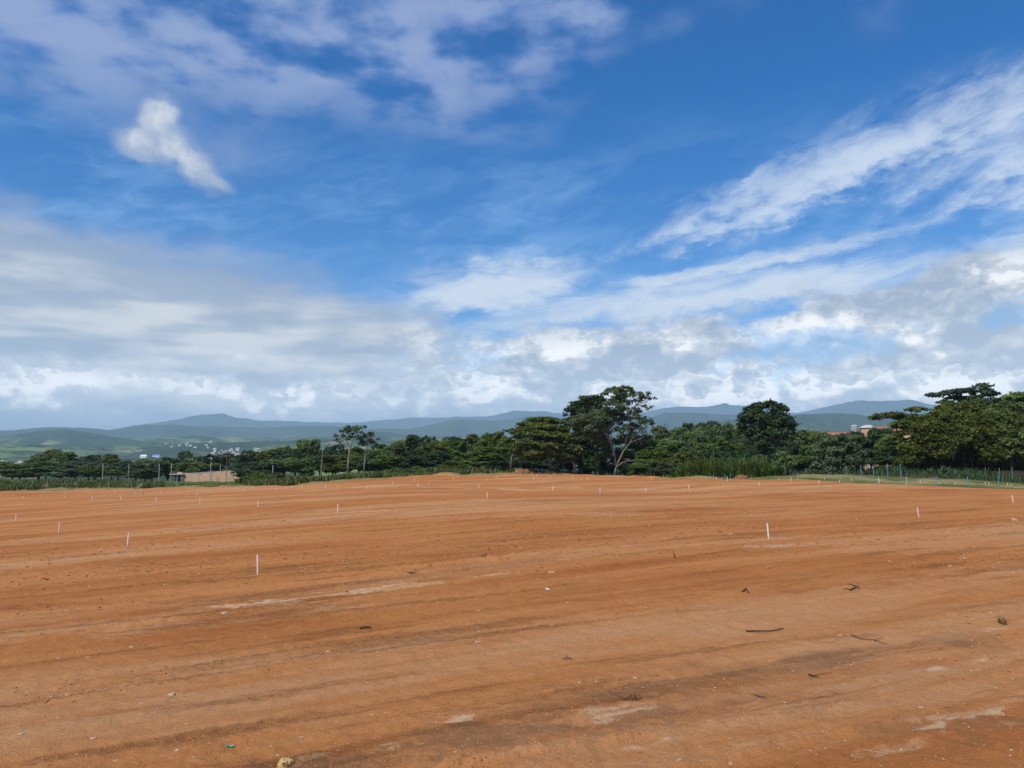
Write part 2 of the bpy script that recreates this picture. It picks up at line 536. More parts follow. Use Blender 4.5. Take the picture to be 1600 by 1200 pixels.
def hit(px, py, rmax=600.0):
    """first point of the ground along the line of sight"""
    d = ray(px, py); r = np.exp(np.linspace(math.log(2.0), math.log(rmax), 4000))
    k = r / math.hypot(d[0], d[1])
    x, y, z = d[0] * k, d[1] * k, EYE + d[2] * k
    below = np.where(z < land(x, y))[0]
    if not len(below): return None
    i = below[0]
    return np.array([x[i], y[i], land(x[i], y[i])])


def at(px, Y):
    """ground point in a pixel column at a distance ahead"""
    x = math.tan(PXA(px)) * Y
    return np.array([x, Y, float(land(x, Y))])


# streaks run about 40 degrees across the view
CS, SN = math.cos(math.radians(30)), math.sin(math.radians(30))


def relief(x, y, r):
    u = x * CS + y * SN; v = -x * SN + y * CS
    f1 = sstep(60, 20, r); f2 = sstep(130, 30, r)
    h = fbm(u * 0.05, v * 0.35, 3) * 0.11 * sstep(3, 12, r)
    h = h + fbm(u * 0.22 + 7, v * 1.7, 4) * 0.034 * f2 * sstep(4, 14, r)
    h = h + fbm(u * 0.9 + 3, v * 3.0 + 5, 4, 0.6) * 0.014 * f1
    h = h + fbm(x * 5.0, y * 5.0 + 5, 3, 0.6) * 0.020 * f1
    # crusts: small steps along the streaks
    s = fbm(u * 0.35 + 31, v * 1.2 + 3, 4, 0.6)
    h = h - 0.022 * np.exp(-(s / 0.035) ** 2) * f2 * sstep(5, 14, r)
    # windrows: thin crumbling ridges spilled off the ends of the grader blade
    ws = np.random.default_rng(11)
    shp = np.shape(h); h = np.atleast_1d(h).astype(float); ua, va, fa = (np.broadcast_to(np.atleast_1d(q), h.shape) for q in (u, v, f2))
    rows = np.concatenate([np.arange(1.5, 15, .75), np.arange(15, 42, 1.6)])
    for c in rows + ws.normal(size=len(rows)) * .22:
        wd = .035 + .025 * ws.random()
        d = va - c - .35 * np.sin(ua * .13 + c * 5) - .12 * np.sin(ua * .41 + c * 9)
        k = np.abs(d) < .25
        if not k.any(): continue
        uk, vk, dk = ua[k], va[k], d[k]
        on = sstep(-.02, .12, fbm(uk * .11 + c * 1.7, np.full_like(uk, c * 2.3), 2))
        h[k] += on * .034 * fa[k] * np.exp(-(dk / wd) ** 2) * (.7 + 1.3 * fbm(uk * 4, vk * 9 + c, 3, .7))
    h = h.reshape(shp)
    # wheel ruts
    for c, w in ((7.2, .22), (8.9, .22), (13.5, .3), (16.0, .3), (24, .4), (27, .4)):
        d = v - c + fbm(u * 0.06, np.full_like(u, c), 2) * 1.2
        h = h - 0.02 * np.exp(-(d / w) ** 2) * f2 * sstep(0.0, 0.25, fbm(u * 0.07 + c, v * 0.02, 2) + 0.12)
    return h


def build_ground():
    fa = np.linspace(-math.radians(41), math.radians(41), 640)
    side = np.linspace(math.radians(41), math.pi, 44)[1:-1]
    ang = np.concatenate([-side[::-1], fa, side]); ang = np.concatenate([ang, [math.pi]])
    rr = [0.4]
    while rr[-1] < 640:
        r = rr[-1]
        rr.append(r + max(0.02, r * 0.0058 if r < 90 else r * 0.0075 if r < 180 else r * 0.03))
    rr[-1] = 640.0
    rr = np.array(rr)
    Rg, Ag = np.meshgrid(rr, ang, indexing='ij')
    X, Y = Rg * np.sin(Ag), Rg * np.cos(Ag)
    Z = land(X, Y)
    e = edge(Ag)
    bare = sstep(1.5, -1.5, Rg - e + fbm(X * 0.15, Y * 0.15, 3) * 6.0)
    Z = Z + relief(X, Y, Rg) * np.clip(bare, 0.25, 1)
    Z = Z + (1 - bare) * fbm(X * 0.3, Y * 0.3, 3) * (0.5 - 0.36 * sstep(PXA(1080), PXA(1200), Ag))
    # spoil bank at the end of the cleared earth
    azp = Ag
    bank = np.exp(-((Rg - e - 1.0) / 2.2) ** 2) * (0.22 + 0.7 * (fbm(X * 0.12 + 5, Y * 0.12, 3)))
    Z = Z + np.clip(bank, 0, 1) * 0.8 * sstep(PXA(470), PXA(640), azp) * sstep(PXA(1160), PXA(1080), azp)
    nA = len(ang); nR = len(rr)
    idx = np.arange(nR * nA).reshape(nR, nA)
    a = idx[:-1, :]; b = idx[1:, :]
    q = np.stack([a, np.roll(a, -1, 1), np.roll(b, -1, 1), b], -1).reshape(-1, 4)[:, ::-1]
    V = np.stack([X, Y, Z], -1).reshape(-1, 3)
    V = np.concatenate([V, [[0, 0, 0.0]]])
    c = len(V) - 1
    t = [(c, (j + 1) % nA, j) for j in range(nA)]
    me = mesh('ground', V, q, t, True)
    # what the soil is made of, place by place
    U = X * CS + Y * SN; W = -X * SN + Y * CS
    pale = np.zeros_like(X); grey = np.zeros_like(X); dark = np.zeros_like(X)
    def patch(px, py, rx, ry, rot=None, soft=0.85):
        """mask of a stain whose middle lies under a point of the photograph; radii in metres along/across the streaks"""
        p = hit(px, py)
        if p is None: return 0.0
        R_ = max(rx, ry) * 2.2
        out = np.zeros_like(X)
        w = np.where((np.abs(X - p[0]) < R_) & (np.abs(Y - p[1]) < R_))
        x, y = X[w], Y[w]
        du = (x - p[0]) * CS + (y - p[1]) * SN; dv = -(x - p[0]) * SN + (y - p[1]) * CS
        n = fbm(U[w] * 1.3 / max(rx, .3) + px, W[w] * 1.3 / max(ry, .15) * .6 + py, 5, 0.65)
        out[w] = sstep(1.0, 1.0 - soft, np.sqrt((du / rx) ** 2 + (dv / ry) ** 2) + n * 2.2)
        return out
    # chalky scrape, left middle distance, and the tan smear that leads to it
    pale = np.maximum(pale, patch(610, 912, 2.0, 0.22) * 0.8)
    pale = np.maximum(pale, patch(480, 926, 1.2, 0.22) * 0.85)
    pale = np.maximum(pale, patch(230, 960, 2.6, 0.7) * 0.34)
    pale = np.maximum(pale, patch(60, 985, 2.2, 0.7) * 0.35)
    for p in ((950, 1105, .45, .16, .7), (1280, 1165, .4, .08, .5), (1500, 1116, .5, .07, .8), (1575, 1131, .25, .05, .9), (1462, 1043, .16, .07, .8), (1525, 1027, .26, .04, .95),
              (1575, 1042, .26, .04, .95), (1350, 1180, .5, .06, .7), (1060, 1153, .5, .05, .7), (1170, 1165, .2, .06, .6), (1570, 1090, .7, .06, .6), (715, 1125, .12, .06, .9), (480, 1190, .3, .1, .8),
              (640, 1170, .1, .05, .9), (1330, 1075, .9, .25, .35), (1560, 977, .35, .08, .5), (1080, 1070, .5, .15, .35)):
        pale = np.maximum(pale, patch(*p[:4]) * p[4] * .8)
    for p in ((645, 1170, .8, .30, .75), (575, 1196, .5, .18, .6), (690, 1155, .5, .18, .7), (1320, 1020, 1.4, .5, .35), (1060, 1090, .8, .25, .35), (1520, 1120, .6, .25, .5), (980, 1120, .5, .2, .6), (700, 1150, .4, .2, .8)):
        grey = np.maximum(grey, patch(*p[:4]) * p[4])
    for p in ((400, 920, 4.5, .5, .5), (820, 840, 6, .6, .5), (1150, 835, 6, .7, .5), (1060, 1045, .4, .12, .5), (1290, 905, 2.0, .3, .6), (640, 925, 3, .5, .3), (1340, 990, 1.0, .15, .6)):
        dark = np.maximum(dark, patch(*p[:4]) * p[4])
    # long pale tracks over the far field
    for (p0, y0), (p1, y1), wd, k in (((-40, 790), (420, 770), 3.4, .75), ((420, 772), (620, 757), 2.4, .6), ((560, 762), (900, 764), 3.0, .6), ((850, 762), (1160, 764), 4.0, .45),
                                      ((470, 805), (740, 788), .8, .5), ((640, 793), (840, 780), .7, .5), ((1160, 762), (1560, 760), 5.0, .4), ((380, 757.5), (860, 742.5), 1.6, .8),
                                      ((780, 748), (900, 748), 1.5, .7), ((1160, 858), (1330, 850), .7, .5), ((640, 812), (1000, 803), .9, .45)):
        A0, A1 = hit(p0, y0), hit(p1, y1)
        if A0 is None or A1 is None: continue
        dd = A1[:2] - A0[:2]; L = np.linalg.norm(dd); dd /= L
        s = (X - A0[0]) * dd[0] + (Y - A0[1]) * dd[1]; w = -(X - A0[0]) * dd[1] + (Y - A0[1]) * dd[0]
        n = fbm(s * 0.10 + p0, w * 0.6 / wd * 2, 4, 0.6)
        m = sstep(1.0, 0.2, np.abs(w) / wd + n * 1.6) * sstep(-0.1 * L, 0.1 * L, s) * sstep(1.1 * L, 0.9 * L, s)
        pale = np.maximum(pale, m * k)
    # weathered cap along the outer rim of the cleared earth
    grass = 1 - bare
    berm = sstep(PXA(1130), PXA(1260), Ag)
    dry = np.exp(-((Rg - e - 13.0 + fbm(X * .2, Y * .2, 3) * 5) / 4.5) ** 2) * berm + 0.9 * np.exp(-((Rg - e - 2) / 4) ** 2) * sstep(PXA(1260), PXA(1130), Ag) * 0.7
    dry = np.clip(dry * (1 - .35 * berm) + 0.20 * sstep(0.05, 0.3, fbm(X * 0.3, Y * 0.3 + 9, 3)) * berm, 0, 1)
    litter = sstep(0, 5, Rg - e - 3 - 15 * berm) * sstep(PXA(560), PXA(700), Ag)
    for k, m in (('litter', litter), ('pale', pale), ('grey', grey), ('dark', dark), ('grass', grass), ('dry', dry)):
        attr(me, k, np.append(np.clip(m, 0, 1).ravel(), 0.0))
    m, t, p = new_mat('red_earth')
    co = pos(t); X_, Y_, Z_ = split(t, co)
    u = X_ * CS + Y_ * SN; v = Y_ * CS - X_ * SN
    st = noise(t, vec(t, u * 0.10, v * 1.1), 1.0, 6.0, 0.62)
    st2 = noise(t, vec(t, u * 0.5 + 9.0, v * 4.0), 1.0, 6.0, 0.65)
    st3 = noise(t, vec(t, u * 0.03 + 4.0, v * 0.22), 1.0, 5.0, 0.6)
    bl = noise(t, vec(t, X_, Y_), 0.23, 4.0, 0.55)
    fi = noise(t, vec(t, X_, Y_), 9.0, 6.0, 0.7)
    rr_ = (X_ * X_ + Y_ * Y_).sqrt()
    far_ = rr_.step(4.5, 15.0)                      # streaks of the blade show where it ran fast, away from the viewer's corner
    gr = noise(t, vec(t, X_, Y_), 70.0, 4.0, 0.7)
    c = mix(t, bl.step(0.32, 0.70), (0.375, 0.132, 0.037), (0.430, 0.172, 0.050))
    c = mix(t, (st * 0.7 + st3 * 0.6 - 0.17).step(0.36, 0.62), c, (0.480, 0.200, 0.066))
    c = mix(t, (st2 * 0.6 + st * 0.7 - 0.15).step(0.45, 0.30) * (far_ * 0.34 + 0.10), c, (0.225, 0.080, 0.024))
    c = mix(t, (st3 * 0.9 + st2 * 0.3 - 0.1).step(0.50, 0.68) * 0.70, c, (0.50, 0.27, 0.13))
    c = mix(t, attrn(t, 'dark') * st2.step(0.35, 0.6) * 0.7, c, (0.22, 0.076, 0.025))
    c = mix(t, attrn(t, 'grey') * 0.85, c, mix(t, fi.step(0.3, 0.7), (0.165, 0.084, 0.042), (0.25, 0.134, 0.068)))
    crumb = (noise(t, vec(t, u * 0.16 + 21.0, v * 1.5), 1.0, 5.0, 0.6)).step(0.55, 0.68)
    c = mix(t, crumb * 0.55 * (fi * 0.6 + gr * 0.6 - 0.1).step(0.48, 0.60) * 0.85, c, (0.165, 0.060, 0.022))  # dark specks: the shading of clods painted into the soil colour
    pa = attrn(t, 'pale') * (noise(t, vec(t, u * 1.7 + 2.0, v * 8.0), 1.0, 7.0, 0.7) * 0.9 + fi * 0.5 + attrn(t, 'pale') * 0.25 - 0.2).step(0.46, 0.66)
    c = mix(t, pa, c, mix(t, st2.step(0.45, 0.62), (0.50, 0.28, 0.13), (0.66, 0.47, 0.29)))
    md = noise(t, vec(t, X_ + 5.0, Y_ * 1.6), 24.0, 5.0, 0.75)
    c = mix(t, md.step(0.56, 0.72) * 0.55, c, (0.215, 0.080, 0.028))
    c = mix(t, md.step(0.42, 0.28) * 0.40, c, (0.50, 0.255, 0.110))
    c = mix(t, fi.step(0.55, 0.80) * 0.28, c, (0.24, 0.085, 0.030))
    c = mix(t, gr.step(0.58, 0.80) * 0.55, c, (0.54, 0.28, 0.13))
    c = mix(t, gr.step(0.42, 0.22) * 0.60, c, (0.19, 0.066, 0.024))
    gn = noise(t, vec(t, X_, Y_), 0.6, 5.0, 0.6)
    gc = mix(t, gn.step(0.35, 0.68), (0.055, 0.095, 0.018), (0.115, 0.145, 0.034))
    gc = mix(t, attrn(t, 'dry') * gn.step(0.25, 0.5), gc, (0.36, 0.26, 0.135))
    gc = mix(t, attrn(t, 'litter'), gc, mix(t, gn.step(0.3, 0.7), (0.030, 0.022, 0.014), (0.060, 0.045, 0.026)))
    c = mix(t, attrn(t, 'grass'), c, gc)
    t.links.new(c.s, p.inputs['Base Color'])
    p.inputs['Roughness'].default_value = 0.95
    p.inputs['Specular IOR Level'].default_value = 0.08
    bump(t, p, st2 * 0.6 + fi * (crumb * 0.6 + 0.5) + gr * (crumb * 0.3 + 0.2), 0.9, 0.06)
    me.materials.append(m)
    o = obj('ground', me)
    tag(o, 'bare graded orange red earth with pale scrapes and grassy rim', 'ground', kind='structure')
    return ang


GROUND_ANG = build_ground()

# ---------------------------------------------------------------- valley and hills beyond, one sheet out to 30 km
RIDGES = [  # distance, half depth in front, crest (pixel x, pixel y)
    (2600, 900, [(-600, 716), (0, 717), (200, 716), (300, 713), (420, 707), (600, 712), (800, 712), (1240, 690), (1370, 684), (1500, 690), (2300, 700)], 0.6),
    (4300, 900, [(-600, 700), (0, 697), (50, 694), (100, 698), (200, 696), (235, 692), (260, 694), (330, 692), (400, 690), (450, 689), (520, 686), (600, 688), (660, 684), (800, 686), (1100, 690), (1240, 678), (1380, 676), (2300, 680)], 1.0),
    (6500, 1100, [(-600, 678), (0, 681), (60, 673), (100, 671), (130, 675), (170, 681), (220, 688), (250, 684), (300, 682), (400, 682), (500, 684), (570, 678), (600, 674), (640, 677), (700, 682), (800, 680), (1000, 678), (1100, 664), (1140, 655), (1200, 656), (1250, 650), (1300, 645), (1340, 644), (1370, 650), (1440, 655), (2300, 650)], 1.2),
    (10500, 1700, [(-600, 672), (0, 673), (70, 667), (125, 668), (165, 672), (210, 666), (270, 664), (300, 667), (400, 668), (500, 668), (560, 672), (640, 672), (680, 664), (720, 656), (735, 654), (780, 656), (830, 650), (860, 652), (900, 658), (1000, 662), (1040, 648), (1100, 652), (1240, 655), (1400, 648), (2300, 640)], 1.6),
    (17500, 2600, [(-600, 662), (0, 682), (150, 676), (240, 664), (290, 655), (330, 652), (345, 650), (365, 656), (400, 660), (470, 658), (560, 660), (600, 656), (660, 650), (760, 653), (810, 646), (850, 644), (900, 648), (1000, 645), (1040, 637), (1100, 634), (1160, 632), (1240, 638), (1330, 632), (1380, 634), (1440, 632), (1500, 635), (1600, 640), (2300, 634)], 2.0),
]


def far_land(az, r):
    x, y = r * np.sin(az), r * np.cos(az)
    base = np.interp(r, [640, 1200, 2000, 4000, 9000, 20000, 30000], [-35.5, -52, -58, -50, -30, 40, 40])
    z = base + fbm(x / 500, y / 500, 4) * np.interp(r, [640, 1200, 3000], [0, 8, 14])
    for k, (d, w, pts, amp) in enumerate(RIDGES):
        a = np.array([PXA(p[0]) for p in pts]); e = np.array([(705.0 - p[1]) for p in pts])
        crest_px = np.interp(az, a, e)
        s_px = fbm(az * 26 + k * 7.7, np.full_like(az, k * 3.1), 5, 0.6) * 1.5 * amp * 0.7
        zc = EYE + (crest_px + s_px) / 1200.0 * d * np.maximum(np.cos(az), 0.75)
        dd = d + fbm(az * 9 + k, np.full_like(az, k * 1.7), 3) * w * 1.1
        f = np.where(r < dd, np.exp(-((r - dd) / w) ** 2), np.exp(-((r - dd) / (w * 1.6)) ** 2))
        gul = fbm(x / (w * 0.42) + k, y / (w * 0.42), 5, 0.55) * (1 - f) * f * 1.5
        z = np.maximum(z, base + np.maximum(zc - base, 4.0) * (f + gul))
    return z


def build_far():
    ang = np.concatenate([np.linspace(-math.pi, -math.radians(44), 60)[:-1], np.linspace(-math.radians(44), math.radians(44), 760), np.linspace(math.radians(44), math.pi, 60)[1:-1]])
    rr = np.exp(np.linspace(math.log(640), math.log(30000), 250))
    R, Ag = np.meshgrid(rr, ang, indexing='ij')
    X, Y = R * np.sin(Ag), R * np.cos(Ag)
    Z = far_land(Ag, R)
    Z[0] = land(X[0], Y[0]) - 0.05
    idx = np.arange(R.size).reshape(R.shape)
    a, b = idx[:-1], idx[1:]
    q = np.stack([a, np.roll(a, -1, 1), np.roll(b, -1, 1), b], -1).reshape(-1, 4)[:, ::-1]
    me = mesh('hills', np.stack([X, Y, Z], -1), q, None, True)
    m, t, p = new_mat('wooded_hills')
    X_, Y_, Z_ = split(t, pos(t))
    v = vec(t, X_, Y_)
    a = noise(t, v, 1 / 900, 5.0, 0.6); b = noise(t, v, 1 / 160, 5.0, 0.65); w = noise(t, v, 1 / 300, 3.0, 0.5)
    cell = voro2(t, vec(t, X_ + w * 180.0, Y_ + w * 140.0), 1 / 260)
    c = mix(t, b.step(0.35, 0.65), (0.022, 0.042, 0.016), (0.045, 0.072, 0.026))
    rr_ = (X_ * X_ + Y_ * Y_).sqrt()
    up = (Z_ + noise(t, v, 1 / 700, 3.0, 0.5) * 120.0).step(250.0, 140.0)         # the heights are forest
    past = (a * 0.8 + b * 0.45 - 0.10).step(0.50, 0.60) * up
    c = mix(t, past, c, mix(t, cell.step(0.1, 0.6), (0.17, 0.235, 0.060), (0.12, 0.18, 0.048)))
    c = mix(t, (w * 0.7 + a * 0.5 - 0.08).step(0.60, 0.67) * 0.7 * up, c, (0.30, 0.24, 0.14))
    c = mix(t, (b * 0.9 + cell * 0.15).step(0.62, 0.68) * 0.9, c, (0.030, 0.050, 0.020))
    dots = voro2(t, v, 1 / 34).step(0.42, 0.22) * noise(t, v, 1 / 220, 3.0, 0.6).step(0.42, 0.62)
    c = mix(t, dots * 0.9, c, (0.024, 0.042, 0.016))
    t.links.new(c.s, p.inputs['Base Color'])
    p.inputs['Roughness'].default_value = 1.0
    p.inputs['Specular IOR Level'].default_value = 0.0
    bump(t, p, b, 0.6, 25.0)
    me.materials.append(m)
    tag(obj('hills', me), 'green valley and wooded hill ranges fading blue behind the trees', 'hills', kind='structure')


build_far()


def far_hit(px, py):
    d = ray(px, py); r = np.exp(np.linspace(math.log(700), math.log(28000), 3000))
    k = r / math.hypot(d[0], d[1]); az = np.full_like(r, math.atan2(d[0], d[1]))
    z = EYE + d[2] * k; g = far_land(az, r)
    w = np.where(z < g)[0]
    if not len(w): return None
    i = w[0]; return np.array([d[0] * k[i], d[1] * k[i], g[i]])


# ---------------------------------------------------------------- the air
def build_haze():
    L = 30500.0; h0, h1 = -150.0, 880.0
    b = MB(); b.box(-L, L, -L, L, h0, h1)
    m = bpy.data.materials.new('valley_air'); m.use_nodes = True
    t = m.node_tree; t.nodes.clear()
    o = t.nodes.new('ShaderNodeOutputMaterial'); v = t.nodes.new('ShaderNodeVolumePrincipled')
    v.inputs['Color'].default_value = (0.55, 0.78, 1.0, 1)
    v.inputs['Density'].default_value = 8.2e-5
    v.inputs['Anisotropy'].default_value = 0.0
    t.links.new(v.outputs[0], o.inputs['Volume'])
    tag(obj('haze', b.mesh('haze', m)), 'pale blue haze filling the valley before the far hills', 'haze', kind='stuff')


build_haze()


def gz(x, y):
    x = np.asarray(x, float); y = np.asarray(y, float)
    return land(x, y) + relief(x, y, np.hypot(x, y))


# ---------------------------------------------------------------- trees and shrubs
def leaf_mat(name, dark, mid, light, trans=0.28):
    m = bpy.data.materials.new(name); m.use_nodes = True
    t = m.node_tree; t.nodes.clear()
    o = t.nodes.new('ShaderNodeOutputMaterial')
    p = t.nodes.new('ShaderNodeBsdfPrincipled'); tr = t.nodes.new('ShaderNodeBsdfTranslucent'); mx = t.nodes.new('ShaderNodeMixShader')
    mx.inputs[0].default_value = trans
    p.inputs['Roughness'].default_value = 0.55; p.inputs['Specular IOR Level'].default_value = 0.25
    ti = attrn(t, 'tint')
    oi = t.nodes.new('ShaderNodeObjectInfo'); rnd = S(t, oi.outputs['Random'])
    c = mix(t, ti.step(0.0, 0.55), dark, mid)
    c = mix(t, ti.step(0.5, 1.0), c, light)
    hs = t.nodes.new('ShaderNodeHueSaturation')
    t.links.new((rnd * 0.024 + 0.494).s, hs.inputs['Hue']); t.links.new((rnd * 0.5 + 0.8).s, hs.inputs['Value'])
    t.links.new((1.12 - rnd * 0.22).s, hs.inputs['Saturation'])
    t.links.new(c.s, hs.inputs['Color'])
    t.links.new(hs.outputs[0], p.inputs['Base Color']); t.links.new(hs.outputs[0], tr.inputs['Color'])
    t.links.new(p.outputs[0], mx.inputs[1]); t.links.new(tr.outputs[0], mx.inputs[2]); t.links.new(mx.outputs[0], o.inputs[0])
    return m


L_MID = leaf_mat('leaves_green', (0.055, 0.098, 0.018), (0.100, 0.158, 0.028), (0.174, 0.232, 0.044))
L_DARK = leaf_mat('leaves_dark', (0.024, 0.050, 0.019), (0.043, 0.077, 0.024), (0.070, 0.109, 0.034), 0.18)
L_OLIVE = leaf_mat('leaves_olive', (0.056, 0.078, 0.015), (0.098, 0.125, 0.021), (0.154, 0.178, 0.033))
L_GREY = leaf_mat('leaves_grey_green', (0.057, 0.088, 0.033), (0.092, 0.129, 0.051), (0.138, 0.168, 0.069))
L_LIME = leaf_mat('leaves_fresh', (0.064, 0.103, 0.016), (0.110, 0.156, 0.025), (0.167, 0.217, 0.040))
L_WEED = leaf_mat('weeds', (0.045, 0.075, 0.016), (0.090, 0.130, 0.028), (0.24, 0.21, 0.085))
BARK = simple_mat('bark', (0.10, 0.075, 0.05), (0.20, 0.16, 0.12), 2.0, 0.9, 0.5, 0.03)
BARK_PALE = simple_mat('pale_bark', (0.20, 0.16, 0.115), (0.34, 0.29, 0.225), 2.0, 0.9, 0.4, 0.03)

BARK_MID = simple_mat('grey_bark', (0.13, 0.105, 0.08), (0.24, 0.20, 0.155), 2.0, 0.9, 0.4, 0.03)


def unit(v): return v / (np.linalg.norm(v, axis=-1, keepdims=True) + 1e-9)


def leaf_mesh(name, lobes, per_m2, size, mat, seed=0, flat=0.6, clump=0.30, shell=0.72, upb=0.6, cap=14000, droop=0.0):
    """lobes: rows of centre xyz and radii xyz, in metres. Leaves sit in clumps on the lobes' shells."""
    g = np.random.default_rng(seed)
    C, N, T, SZ = [], [], [], []
    area = sum((l[3] * l[4] + l[3] * l[5] + l[4] * l[5]) * 4.2 * (l[6] if len(l) > 6 else 1.0) for l in lobes)
    k = min(1.0, cap / max(1, area * per_m2))
    for l in lobes:
        c = np.array(l[:3]); r = np.array(l[3:6]); dens = l[6] if len(l) > 6 else 1.0
        a = (r[0] * r[1] + r[0] * r[2] + r[1] * r[2]) * 4.2
        nl = int(a * per_m2 * k * dens) + 8
        nc = max(6, int(nl / 42))
        d = unit(g.normal(size=(nc, 3)) + np.array([0, 0, 0.35]))
        rad = g.uniform(shell, 1.04, size=(nc, 1)) * (1 + 0.18 * g.normal(size=(nc, 1)) * 0.6)
        cc = c + d * r * rad
        cr = np.maximum(clump * r.mean() * g.uniform(0.55, 1.35, size=nc), size * 1.3)
        ct = g.random(nc) * 0.7
        i = g.integers(0, nc, nl)
        off = g.normal(size=(nl, 3)) * 0.55 * cr[i][:, None] * np.array([1, 1, flat])
        if droop: off[:, 2] -= droop * np.hypot(off[:, 0], off[:, 1]) ** 1.5
        C.append(cc[i] + off)
        N.append(unit(d[i] * 0.55 + np.array([0, 0, upb]) + g.normal(size=(nl, 3)) * 0.55))
        T.append(np.clip(ct[i] + 0.3 * g.random(nl), 0, 1)); SZ.append(size * g.uniform(0.6, 1.35, nl))
    C, N, T, SZ = np.concatenate(C), np.concatenate(N), np.concatenate(T), np.concatenate(SZ)
    u = unit(np.cross(N, g.normal(size=N.shape))); v = np.cross(N, u)
    hl = SZ[:, None] * 0.62; hw = SZ[:, None] * 0.36
    V = np.stack([C - u * hl, C + v * hw - N * hw * 0.15, C + u * hl, C - v * hw - N * hw * 0.15], 1).reshape(-1, 3)
    q = np.arange(len(V)).reshape(-1, 4)
    me = mesh(name, V, q, None, False, mat)
    attr(me, 'tint', np.repeat(T, 4))
    return me


def wood_mesh(name, base, tips, r0, mat, seed=0, fork=0.4, extra=3, n=7, lean=None):
    """a tapered trunk from base that divides into limbs reaching the tips"""
    g = np.random.default_rng(seed); b = MB()
    base = np.array(base, float); tips = np.array(tips, float)
    top = tips.mean(0); f = base + (top - base) * fork
    f[:2] = base[:2] + (top[:2] - base[:2]) * fork * 0.6
    if lean is not None: f = np.array(lean, float)
    mid = (base + f) / 2 + g.normal(size=3) * np.array([.05, .05, 0]) * np.linalg.norm(f - base)
    b.tube([base - [0, 0, .3], base + (mid - base) * .15, mid, f], [r0 * 1.35, r0, r0 * .85, r0 * .7], n)
    for tp in tips:
        m1 = f + (tp - f) * 0.45 + g.normal(size=3) * 0.07 * np.linalg.norm(tp - f) + np.array([0, 0, .06 * np.linalg.norm(tp - f)])
        rl = r0 * g.uniform(0.34, 0.5)
        b.tube([f - (f - mid) * .06, m1, tp], [rl * 1.2, rl * .75, rl * .22], 6)
        for _ in range(extra):
            s = g.uniform(0.3, 0.9); p = m1 + (tp - m1) * s if g.random() < .7 else f + (m1 - f) * s
            L = np.linalg.norm(tp - f) * g.uniform(.2, .42)
            e = p + unit(unit(tp - f) * .7 + g.normal(size=3) * .7 + [0, 0, .25]) * L
            b.tube([p, (p + e) / 2 + g.normal(size=3) * .05 * L, e], [rl * .42, rl * .28, rl * .10], 5)
    return b.mesh(name, mat, True)


# ---- common woodland trees, built once 10 m tall and copied
def round_lobes(g, n, rx, z0, z1, rl):
    out = []
    for i in range(n):
        a = g.random() * 2 * math.pi; q = g.random() ** .5
        zz = z0 + (z1 - z0) * g.random()
        s = math.sqrt(max(0.1, 1 - ((zz - (z0 + z1) / 2) / ((z1 - z0) / 2 + 1.0)) ** 2))
        w = rl * g.uniform(.75, 1.25)
        out.append((math.cos(a) * q * rx * s, math.sin(a) * q * rx * s, zz, w, w, w * .72))
    return out


VAR = {}
def variant(kind, i):
    key = (kind, i)
    if key in VAR: return VAR[key]
    g = np.random.default_rng(100 + i * 7 + len(kind) * 31)
    if kind == 'broad':
        lob = round_lobes(g, 13, 3.4, 3.0, 8.7, 1.75); cm = leaf_mesh('crown', lob, 46, .40, (L_MID, L_MID, L_OLIVE, L_LIME)[i % 4], i, cap=20000)
    elif kind == 'dark':
        lob = round_lobes(g, 15, 3.5, 3.2, 8.9, 1.6); cm = leaf_mesh('crown', lob, 46, .38, L_DARK, 20 + i, cap=22000)
    elif kind == 'grey':
        lob = round_lobes(g, 12, 3.6, 2.0, 8.6, 1.5); cm = leaf_mesh('crown', lob, 40, .36, L_GREY, 30 + i, shell=.5, cap=17000)
    elif kind == 'flat':
        lob = []
        for k in range(20):
            a = g.random() * 6.28; q = g.random() ** .5 * 4.3; zz = 9.3 - 0.16 * q * q - g.random() * 2.6
            w = g.uniform(1.1, 1.9); lob.append((math.cos(a) * q, math.sin(a) * q, zz, w, w, w * .34))
        cm = leaf_mesh('crown', lob, 60, .34, (L_OLIVE, L_MID)[i % 2], 40 + i, flat=.35, upb=1.0, cap=20000)
    elif kind == 'bush':
        lob = round_lobes(g, 10, 3.8, 1.0, 7.2, 2.3) + [(math.cos(k) * 3.2, math.sin(k) * 3.2, 1.6, 2.2, 2.2, 1.7) for k in range(0, 6)]
        cm = leaf_mesh('foliage', lob, 24, .75, (L_LIME, L_MID, L_OLIVE)[i % 3], 60 + i, cap=7000)
    tips = [l[:3] for l in lob][:9]
    wm = wood_mesh('trunk', (0, 0, 0), tips, .30 if kind != 'bush' else .22, BARK_PALE if kind in ('flat', 'grey') else BARK, i, .36 if kind != 'bush' else .2)
    co = np.empty(len(cm.vertices) * 3, np.float32); cm.vertices.foreach_get('co', co); co = co.reshape(-1, 3)
    VAR[key] = (wm, cm, float(np.percentile(co[:, 2], 99.3)), float(np.percentile(np.hypot(co[:, 0], co[:, 1]), 96)))
    return VAR[key]


HGT = lambda px, py, Y: EYE + ray(px, py)[2] / ray(px, py)[1] * Y     # height of a sight line at a distance ahead
_cnt = {}


